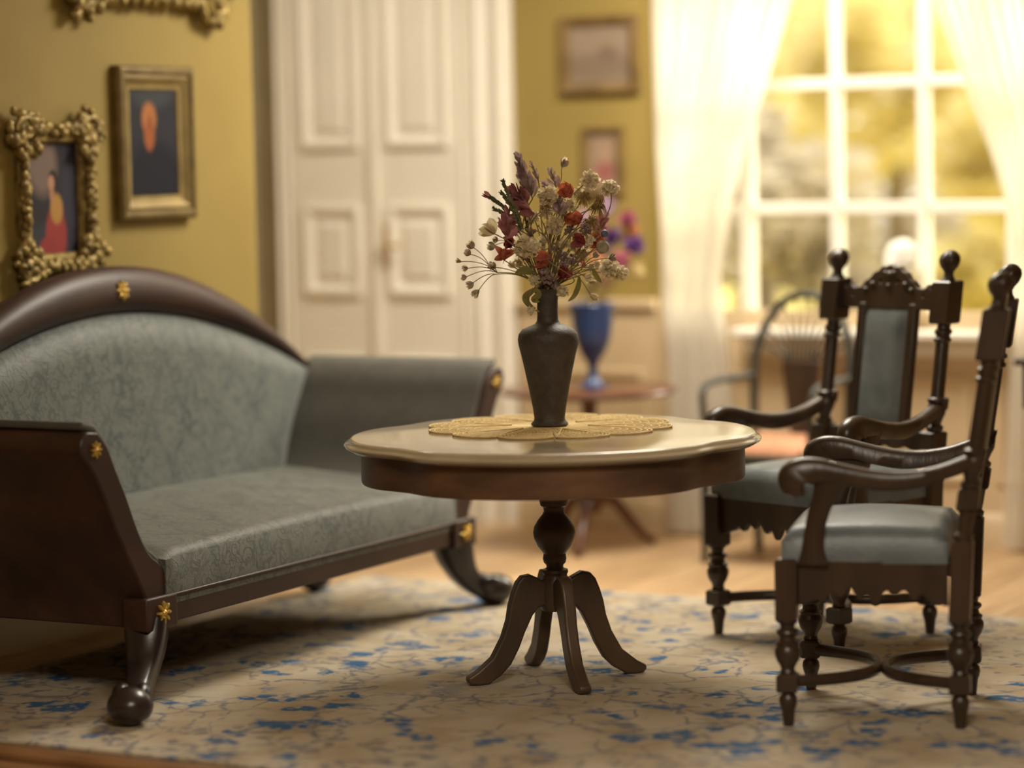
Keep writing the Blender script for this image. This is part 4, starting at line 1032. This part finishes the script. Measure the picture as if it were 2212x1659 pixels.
    # studs row along the cushion's lower edge at the sides
    # stretchers: two bows touching in the middle
    for xa, ya in ((FXL, FYL), (BXL, BYL)):
        hf = [(.97, .955), (.72, .85), (.45, .70), (.24, .52), (.11, .32), (.055, .13)]
        pts = spline([(xa * a, -ya * b, .12) for a, b in hf] + [(xa * .045, 0, .12)] + [(xa * a, ya * b, .12) for a, b in hf[::-1]], 5)
        MB().tube(pts, 0.0145, 10, flat=1.2).build('stretcher', 'chair_wood', t)
    # arms and supports
    for s in (-1, 1):
        yb, yf = s * BYL, s * (FYL + 0.028)
        top = [(-0.31, 0.765), (-0.25, 0.744), (-0.17, 0.715), (-0.085, 0.702), (0.0, 0.707), (0.085, 0.725), (0.145, 0.739), (0.196, 0.738), (0.236, 0.717), (0.249, 0.683), (0.238, 0.648), (0.206, 0.632)]
        bot = [(-0.30, 0.722), (-0.22, 0.688), (-0.13, 0.659), (-0.035, 0.650), (0.045, 0.662), (0.100, 0.672), (0.138, 0.672), (0.152, 0.668), (0.170, 0.672), (0.180, 0.666), (0.178, 0.652), (0.176, 0.640)]
        tp_ = spline([(a, b, 0) for a, b in top], 4); bt = spline([(a, b, 0) for a, b in bot], 4); n = len(tp_)
        loops = []
        for i in range(n):
            a, b = tp_[i], bt[i]; f = (a.x + .31) / .57; yc = yb + (yf - yb) * min(1, max(0, f)) ** .8; w = 0.024 + 0.006 * max(0, min(1, (f - .5) * 2))
            mid = (a + b) / 2; h = (a - b)
            lo = []
            for cy, k in ((-1, -.8), (-.75, -1), (.75, -1), (1, -.8), (1, .55), (.6, .93), (0, 1.05), (-.6, .93), (-1, .55)):
                lo.append((mid.x + h.x * .5 * k, yc + cy * w, mid.y + h.y * .5 * k))
            loops.append(lo)
        ar = MB().rings(loops).build('armrest', 'chair_wood', t, angle=50)
        # support: curved bracket from the seat rail to the arm
        pp = spline([(0.158, 0.450, 0), (0.158, 0.49, 0), (0.152, 0.545, 0), (0.138, 0.60, 0), (0.118, 0.645, 0), (0.10, 0.69, 0)], 4)
        wd_ = [v.x for v in spline([(0.042, 0, 0), (0.030, 0, 0), (0.027, 0, 0), (0.030, 0, 0), (0.036, 0, 0), (0.05, 0, 0)], 4)]
        loops = []
        for i, p in enumerate(pp):
            f = i / (len(pp) - 1); yc = s * (FYL + .012) * (1 - f) + (yb + (yf - yb) * .82) * f; w = wd_[i]
            loops.append([(p.x + a * w, yc + b * .020, p.y) for a, b in ((-1, -.8), (-.85, -1), (.85, -1), (1, -.8), (1, .8), (.85, 1), (-.85, 1), (-1, .8))])
        MB().rings(loops).build('arm_support', 'chair_wood', t, angle=50)
    # back: crest rail with pierced carving, lower rail, panel frame, leather panel
    hw = BYL - 0.028
    def leanx(z): return BXL + rake(z)
    crest_o = [(-hw, 1.045), (-hw, 1.102), (-hw + .02, 1.112), (-hw + .03, 1.098), (-hw + .045, 1.118), (-hw + .058, 1.106)]
    for i in range(25):
        u = i / 24; y = -0.118 + 0.236 * u; z = 1.108 + 0.068 * math.cos((u - .5) * PI) ** 1.1 + 0.008 * abs(math.sin(u * PI * 7)); crest_o.append((y, z))
    crest_o += [(-a, b) for a, b in crest_o[:6]][::-1]
    hole = lambda cy, cz, rr: [(cy + rr * math.cos(2 * PI * k / 12), cz + rr * math.sin(2 * PI * k / 12)) for k in range(12)]
    vs, fs = holed([crest_o, hole(-.036, 1.132, .011), hole(.036, 1.132, .011), hole(-.15, 1.086, .008), hole(.15, 1.086, .008)], 0.026, 0.004)
    m = MB(); m.add([(leanx(y_) + z_, x_, y_) for x_, y_, z_ in vs], fs); cr = m.build('crest_rail', 'chair_wood', t, angle=50)
    m = MB()
    for y, z, r_ in ((0, 1.150, .020), (-.018, 1.158, .012), (.018, 1.158, .012), (-.070, 1.120, .014), (.070, 1.120, .014), (-.098, 1.103, .012), (.098, 1.103, .012), (0, 1.115, .012)):
        m.ell((leanx(z) + .012, y, z), .010, r_, r_ * .8, 10, 6)
    m.build('carving', 'chair_wood', cr)
    m = MB(); pl = [(-hw, 0.600), (-hw, 0.650), (hw, 0.650), (hw, 0.600)]
    for i in range(21):
        u = i / 20; pl.append((hw - 2 * hw * u, 0.600 - 0.012 * abs(math.sin(u * PI * 5))))
    m.prism([(a, b) for a, b in pl], -0.013, 0.013, 'x'); m.v = [(x + leanx(z), y, z) for x, y, z in m.v]; m.build('lower_rail', 'chair_wood', t, bevel=0.003)
    for s in (-1, 1):
        m = MB().box((-0.015, s * .108 - .016, 0.64), (0.015, s * .108 + .016, 1.06)); m.v = [(x + leanx(z), y, z) for x, y, z in m.v]; m.build('panel_stile', 'chair_wood', t, bevel=0.004)
    m = MB(); vs = []; fs = []
    for sd, fl_ in ((1, 0), (-1, 1)):
        o = len(vs)
        for j in range(13):
            for i in range(9):
                u, v = i / 8, j / 12; e = min(1, min(u, 1 - u) * 5, min(v, 1 - v) * 7); z = 0.645 + v * 0.405; vs.append((leanx(z) + sd * (0.006 + 0.014 * math.sin(e * PI / 2)), -0.094 + u * 0.188, z))
        for j in range(12):
            for i in range(8):
                q = (o + j * 9 + i, o + j * 9 + i + 1, o + (j + 1) * 9 + i + 1, o + (j + 1) * 9 + i); fs.append(q)
    m.add(vs, fs); m.build('back_panel', 'leather', t, angle=60)
    return t
chA = make_chair('carved dark armchair with grey leather seat, seen from its side')
chA.location = (-2.775, 7.255, RZ); chA.rotation_euler = (0, 0, R(195.5))
chB = copy_tree(chA); chB['label'] = 'carved dark armchair with grey leather back panel facing the table'
chB.location = (-3.372, 8.318, RZ); chB.rotation_euler = (0, 0, R(250))

# ================================================================== PICTURES
def frame_moulding(w, h, prof, mx=None):
    """prof: (inset from outer edge, height from wall) ; in local y (width) z (height), x out of wall"""
    return [[(d, a, b) for a, b in ((-w / 2 + i, -h / 2 + i), (w / 2 - i, -h / 2 + i), (w / 2 - i, h / 2 - i), (-w / 2 + i, h / 2 - i))] for i, d in prof]
def picture(name, label, loc, w, h, prof, fm, canvas_mat, rz=0, inner=None, smooth=False):
    t = thing(name, label, 'picture', loc, rz)
    MB().rings(frame_moulding(w, h, prof), False).build('frame', fm, t, smooth=False, bevel=0.003)
    i = prof[-1][0]
    if inner:
        MB().rings(frame_moulding(w - 2 * i + .004, h - 2 * i + .004, inner[0]), False).build('inner_frame', inner[1], t, smooth=False)
        i += inner[0][-1][0] - .002
    MB().box((0.004, -w / 2 + i, -h / 2 + i), (0.012, w / 2 - i, h / 2 - i)).build('canvas', canvas_mat, t, smooth=False)
    return t
portrait('paint_man', ((0.020, 0.021, 0.030), (0.030, 0.030, 0.038)), [(0.0, -.16, .16, .17, (0.012, 0.013, 0.022), .3), (0, .17, .12, .05, (0.045, 0.05, 0.058), .6),
    (-0.022, .085, .042, .055, (0.40, 0.155, 0.055), .4), (-.022, .025, .030, .052, (0.33, 0.10, 0.035), .4), (-.016, .07, .010, .03, (0.22, 0.07, 0.028), .5)])
portrait('paint_lady', ((0.030, 0.027, 0.033), (0.045, 0.04, 0.045)), [(-.05, .11, .075, .10, (0.21, 0.15, 0.13), .5), (.085, .0, .035, .22, (0.045, 0.042, 0.065), .4), (-.05, -.15, .08, .07, (0.05, 0.05, 0.065), .5),
    (0.012, -.125, .055, .10, (0.33, 0.055, 0.050), .3), (-.03, -.165, .05, .04, (0.30, 0.05, 0.05), .3), (.018, -.035, .033, .05, (0.46, 0.25, 0.07), .35), (-.004, .015, .012, .035, (0.44, 0.22, 0.13), .3),
    (.004, .062, .024, .032, (0.04, 0.03, 0.03), .3), (-.006, .052, .016, .024, (0.50, 0.27, 0.17), .3)])
portrait('paint_landscape', ((0.26, 0.19, 0.13), (0.33, 0.25, 0.18)), [(0, -.05, .2, .06, (0.22, 0.16, 0.11), .6), (.04, .0, .05, .04, (0.20, 0.14, 0.10), .6)])
portrait('paint_small', ((0.30, 0.21, 0.14), (0.36, 0.26, 0.18)), [(0.01, -.04, .045, .05, (0.33, 0.12, 0.10), .6), (0.01, .03, .03, .04, (0.40, 0.26, 0.17), .6)])
# plain gilt frame with the bearded-man portrait
picture('framed_portrait', 'dark portrait of a man in a plain stepped gilt frame', (XL, 7.935, 1.6485), 0.445, 0.531, [(0, 0), (0, .030), (.008, .040), (.022, .042), (.030, .032), (.040, .035)], 'gilt_dark', 'paint_man', 0,
        ([(0, .032), (.004, .036), (.028, .020), (.042, .018), (.046, .010)], 'gilt_flat'))
# ornate carved gilt frame with the lady in red
def ornate(t, w, h, bw, seed, edges=(1, 1, 1, 1)):
    rnd = random.Random(seed); m = MB()
    def lump(y, z, s, x=0.03):
        m.ell((x + rnd.uniform(0, .018), y, z), s * .8, s * rnd.uniform(.7, 1.2), s * rnd.uniform(.7, 1.2), 8, 5)
    for (cy, cz) in ((-1, -1), (1, -1), (-1, 1), (1, 1)):
        for k in range(46):
            a = rnd.uniform(0, 6.28); q = rnd.uniform(0, 1) ** .6 * bw * .98
            lump(cy * (w / 2 - bw * .55) + q * math.cos(a), cz * (h / 2 - bw * .55) + q * math.sin(a), bw * rnd.uniform(.16, .26))
        for s in (1, -1):        # corner scrolls
            pts = []
            for k in range(14):
                a = k * .42; rr = bw * (.62 - .035 * k)
                pts.append((0.048, cy * (w / 2 - bw * .5) + cy * s * .0 + rr * math.cos(a) * cy * s, cz * (h / 2 - bw * .5) + rr * math.sin(a) * cz))
            m.tube(pts, bw * .10, 6)
    for s in (-1, 1):
        n = int(h / .011)
        for k in range(n):
            z = -h / 2 + bw + (h - 2 * bw) * (k + .5) / n
            lump(s * (w / 2 - bw * .45 + .008 * math.sin(k * 1.7)), z, bw * rnd.uniform(.15, .24))
        n = int(w / .011)
        for k in range(n):
            y = -w / 2 + bw + (w - 2 * bw) * (k + .5) / n; u = abs(y) / (w / 2)
            lump(y, s * (h / 2 - bw * (.50 - .2 * u + .12 * math.sin(k * .9))), bw * rnd.uniform(.15, .25))
    m.build('carved_ornament', 'gilt', t)
t = picture('framed_portrait', 'portrait of a lady in red in an ornate carved gilt frame', (XL, 7.362, 1.470), 0.372, 0.475, [(0, 0), (0.002, .020), (.02, .034), (.05, .030), (.058, .016)], 'gilt', 'paint_lady')
ornate(t, 0.425, 0.53, 0.085, 4)
t = picture('framed_picture', 'ornate gilt frame cut off above the two portraits', (XL, 7.915, 2.455), 0.82, 0.66, [(0, 0), (0.002, .02), (.025, .040), (.06, .034), (.075, .016)], 'gilt', 'paint_landscape')
ornate(t, 0.87, 0.71, 0.10, 6)
picture('framed_picture', 'brown-framed landscape print high on the wall beside the window', (-5.222, YB, 1.99), 0.365, 0.325, [(0, 0), (0, .03), (.012, .036), (.038, .028), (.045, .012)], 'brown_frame', 'paint_landscape', -PI / 2)
picture('framed_picture', 'small brown-framed picture below the landscape print', (-5.214, YB, 1.548), 0.19, 0.285, [(0, 0), (0, .026), (.010, .032), (.028, .024), (.034, .012)], 'brown_frame', 'paint_small', -PI / 2)

# ================================================================== CURTAINS
def curtain(name, label, xo, side):
    """xo: outer edge at the wall; side=+1: hangs left of the window and sweeps to the left"""
    NU, NV = 90, 60; zt_, zb_ = 2.90, 0.02; m = MB(); vs = []; fs = []
    inn = [(2.90, 0.86), (2.178, 0.628), (1.848, 0.512), (1.57, 0.405), (1.306, 0.325), (1.135, 0.300), (1.05, 0.285), (0.95, 0.295), (0.754, 0.32), (0.4, 0.34), (0.0, 0.36)]
    out = [(2.90, 0.0), (1.6, 0.0), (1.30, 0.012), (1.12, 0.035), (1.05, 0.055), (0.95, 0.035), (0.754, 0.05), (0.4, 0.045), (0.0, 0.04)]
    def ev(tab, z):
        for (z1, a), (z0, b) in zip(tab, tab[1:]):
            if z <= z1 and z >= z0: return b + (a - b) * (z - z0) / (z1 - z0)
        return tab[-1][1]
    for j in range(NV + 1):
        z = zt_ + (zb_ - zt_) * j / NV; a, b = ev(out, z), ev(inn, z)
        gather = (b - a) / .86
        for i in range(NU + 1):
            u = i / NU
            amp = 0.022 + 0.012 * (1 - gather)
            y = -0.115 + amp * math.sin(u * 2 * PI * 11 + .6 * math.sin(z * 2)) + 0.012 * math.sin(u * 2 * PI * 3.3 + z)
            if z < 1.3: y -= 0.02 * min(1, (1.3 - z) / .3)
            y = min(y, -0.078) if z > 0.99 else min(y, -0.09)
            vs.append((xo + side * (a + (b - a) * u), YB + y, z))
    st = NU + 1
    for j in range(NV):
        for i in range(NU): fs.append((j * st + i, j * st + i + 1, (j + 1) * st + i + 1, (j + 1) * st + i))
    m.add(vs, fs); o = m.build(name, 'sheer', angle=180); tag(o, label, 'curtain', 'sheer curtains at the window')
    return o
cl = curtain('sheer_curtain', 'sheer white curtain tied back beside the yellow wall and pictures', -4.925, 1)
cr_ = curtain('sheer_curtain', 'sheer white curtain swept aside above the dark armchairs', -3.09, -1)
rodm = MB(); rodm.tube([(-5.15, YB - .12, 2.915), (-2.9, YB - .12, 2.915)], 0.014, 10)
rod = rodm.build('curtain_rod', 'brass'); tag(rod, 'brass rod carrying the sheer curtains', 'curtain rod')
for x in (-5.1, -2.95): MB().box((x - .012, YB - .13, 2.895), (x + .012, YB, 2.93)).build('bracket', 'brass', rod)

# ================================================================== SIDE TABLE WITH BLUE VASE
st_ = thing('tripod_table', 'small round mahogany tripod table against the wall', 'table', (-5.01, 9.87, 0))
MB().lathe([(0.001, .618), (0.30, .618), (0.345, .626), (0.355, .636), (0.350, .646), (0.33, .650), (0.001, .650)], 48).build('tabletop', 'mahogany', st_)
MB().lathe([(0.06, .618), (0.035, .60), (0.028, .54), (0.036, .46), (0.045, .38), (0.036, .30), (0.040, .24), (0.050, .20), (0.046, .15), (0.02, .14)], 24).build('column', 'mahogany', st_)
for k in range(3):
    mx = Matrix.Rotation(R(-75 + 120 * k), 4, 'Z')
    MB().tube([(0.03, 0, .20), (0.10, 0, .19), (0.17, 0, .10), (0.23, 0, .03), (0.27, 0, .018)], [.026, .026, .021, .018, .017], 10, mx).build('leg', 'mahogany', st_)
bvx, bvy = -4.975, 9.84
bv = MB().lathe([(0.001, 0), (0.052, 0), (0.055, .010), (0.035, .022), (0.020, .05), (0.018, .085), (0.026, .105), (0.050, .14), (0.070, .19), (0.080, .25), (0.086, .31), (0.092, .335), (0.088, .34), (0.078, .30), (0.06, .2), (0.001, .15)], 32).build('footed_vase', 'blue_glass')
bv.location = (bvx, bvy, .6503); tag(bv, 'cobalt blue footed vase on the tripod table', 'vase')
rnd = random.Random(21)
specs = [(1320, 445, 'lilac_petal', .050), (1355, 470, 'pink_petal', .045), (1335, 510, 'purple_petal', .05), (1365, 530, 'purple_petal', .05), (1300, 490, 'pink_petal', .045), (1385, 500, 'orange_petal', .04), (1350, 560, 'pink_petal', .05),
         (1375, 580, 'yellow_petal', .045), (1310, 560, 'orange_petal', .045), (1285, 540, 'purple_petal', .045), (1280, 590, 'yellow_petal', .04), (1320, 600, 'pink_petal', .04), (1270, 470, 'lilac_petal', .04)]
CN = dict(lilac_petal='lilac', pink_petal='crimson pink', purple_petal='deep purple', orange_petal='orange', yellow_petal='pale yellow')
BQ = ['topmost lilac flower in the blue footed vase', 'highest pink flower in the blue footed vase', 'inner deep purple flower in the blue footed vase', 'outer deep purple flower towards the window in the blue vase', 'pink flower beside the dark vase bouquet, in the blue vase', 'orange flower on the window side of the blue vase', 'low pink flower under the purple ones in the blue vase',
    'pale yellow flower low on the window side of the blue vase', 'orange flower low in the middle of the blue vase', 'deep purple flower hidden behind the front bouquet, in the blue vase', 'pale yellow flower at the rim of the blue vase', 'lowest pink flower at the rim of the blue vase', 'lilac flower behind the front bouquet, in the blue vase']
FLOWERS = []
for i, (x, y, mt, r_) in enumerate(specs):
    def mk(p=at_dist(x, y, (bvx, bvy, 0)) + Vector((rnd.uniform(-.03, .03), rnd.uniform(-.05, .02), 0)), r_=r_, mt=mt):
        def build(t, c): m = MB(); ruffle(m, c(p), r_, rnd, 40); m.build('blossom', mt, t, smooth=False)
        return p, build
    p, bl = mk(); reg('bouquet_flower', BQ[i], [(p, r_ * .93)], p, bl, .0028)
arrange(FLOWERS, Vector((bvx, bvy, .971)), 0.042, 0.10, [], (.080, .092), 'flowers in the blue footed vase', dict(dmax=.13, lat=.02))

# ================================================================== FAN-BACK CHAIR
fc = thing('fan_back_chair', 'dark hoop-back armchair with fanned ribs and salmon seat under the window', 'chair', (-4.19, 9.84, 0), R(262))
hoop = []
for k in range(25):
    a = PI * k / 24; hoop.append((-0.20 - 0.05 * math.sin(a), 0.215 * math.cos(a) * (1 if abs(math.cos(a)) < .97 else 1), 0.74 + 0.275 * math.sin(a)))
hoop = [(-0.19, 0.20, 0.0), (-0.185, 0.205, 0.42), (-0.19, 0.213, 0.6)] + hoop + [(-0.19, -0.213, 0.6), (-0.185, -0.205, 0.42), (-0.19, -0.20, 0.0)]
MB().tube(hoop, 0.017, 10).build('back_hoop', 'fan_frame', fc)
MB().prism([(-0.045, 0.45), (0.045, 0.45), (0.085, 0.76), (-0.085, 0.76)], -0.205, -0.185, 'x').build('splat', 'chair_wood', fc, bevel=.004)
for k in range(11):
    a = R(18 + 14.4 * k); e = Vector((-0.20 - 0.05 * math.sin(a), 0.205 * math.cos(a), 0.74 + 0.265 * math.sin(a))); b0 = Vector((-0.195, 0.075 * math.cos(a), 0.755))
    MB().tube(bez(b0, (b0.x - .01, b0.y * 1.1, b0.z + (e.z - b0.z) * .55), e, 6), 0.0055, 6).build('rib', 'fan_frame', fc)
MB().prism([(-0.21, -0.20), (0.21, -0.235), (0.225, 0), (0.21, 0.235), (-0.21, 0.20)], 0.385, 0.43, 'z').build('seat_frame', 'fan_frame', fc, bevel=.006)
cushion(14, 14, lambda u, v: (-.19 + .395 * u, (v * 2 - 1) * (.185 + .035 * u)), lambda u, v: .445 + .035 * math.sin(min(1, min(u, 1 - u) * 6, min(v, 1 - v) * 6) * PI / 2), 'seat_cushion', 'salmon', fc, .42)
for s in (-1, 1):
    MB().tube([(0.19, s * .205, .40), (0.19, s * .205, .2), (0.20, s * .205, 0.0)], [.020, .017, .013], 10).build('front_leg', 'fan_frame', fc)
    MB().tube(spline([(-0.20, s * .213, .70), (-0.05, s * .235, .695), (0.09, s * .245, .685), (0.135, s * .245, .66), (0.145, s * .24, .60), (0.13, s * .225, .42)], 5), 0.0135, 8).build('armrest', 'fan_frame', fc)

# dark table cut by the picture's edge
dt = thing('work_table', 'dark wooden table with deep apron behind the carved armchairs', 'table', (-2.79, 9.75, 0))
MB().box((-.34, -.25, .80), (.34, .25, .825)).build('tabletop', 'sofa_wood', dt, bevel=.006)
MB().box((-.315, -.225, .645), (.315, .225, .80)).build('apron', 'sofa_wood', dt, bevel=.004)
for sx_ in (-1, 1):
    for s in (-1, 1): MB().rings([[(sx_ * .22 + a * k, s * .19 + b * k, z) for a, b in ((-1, -1), (1, -1), (1, 1), (-1, 1))] for z, k in ((0, .013), (.645, .022))]).build('leg', 'mahogany', dt)

# ================================================================== BUST ON THE SILL
bs_ = thing('portrait_bust', 'white plaster bust on the window sill behind the armchair', 'bust', (-3.865, YB - 0.115, .8625), R(-115))
m = MB().lathe([(0.001, 0), (0.062, 0), (0.062, .012), (0.045, .022), (0.034, .05), (0.040, .07), (0.001, .072)], 24); m.build('socle', 'plaster', bs_)
m = MB()
m.ell((0, 0, .115), .055, .105, .055, 20, 12); m.ell((.015, 0, .10), .050, .07, .05, 16, 10)
m.lathe([(0.034, .12), (0.030, .16), (0.032, .22)], 16)
m.ell((0.008, 0, .262), .056, .048, .068, 20, 14); m.ell((-0.014, 0, .300), .068, .066, .060, 20, 12); m.ell((-0.03, 0, .26), .050, .060, .052, 16, 10)
m.ell((0.062, 0, .255), .012, .009, .016, 8, 6); m.ell((0.040, 0, .205), .02, .02, .016, 8, 6)
for s in (-1, 1): m.ell((0.0, s * .055, .275), .030, .016, .034, 10, 6); m.ell((.052, s * .018, .272), .008, .010, .006, 8, 5)
hd = m.build('head_and_shoulders', 'plaster', bs_); rm = hd.modifiers.new('weld', 'REMESH'); rm.mode = 'VOXEL'; rm.voxel_size = 0.005; rm.use_smooth_shade = True
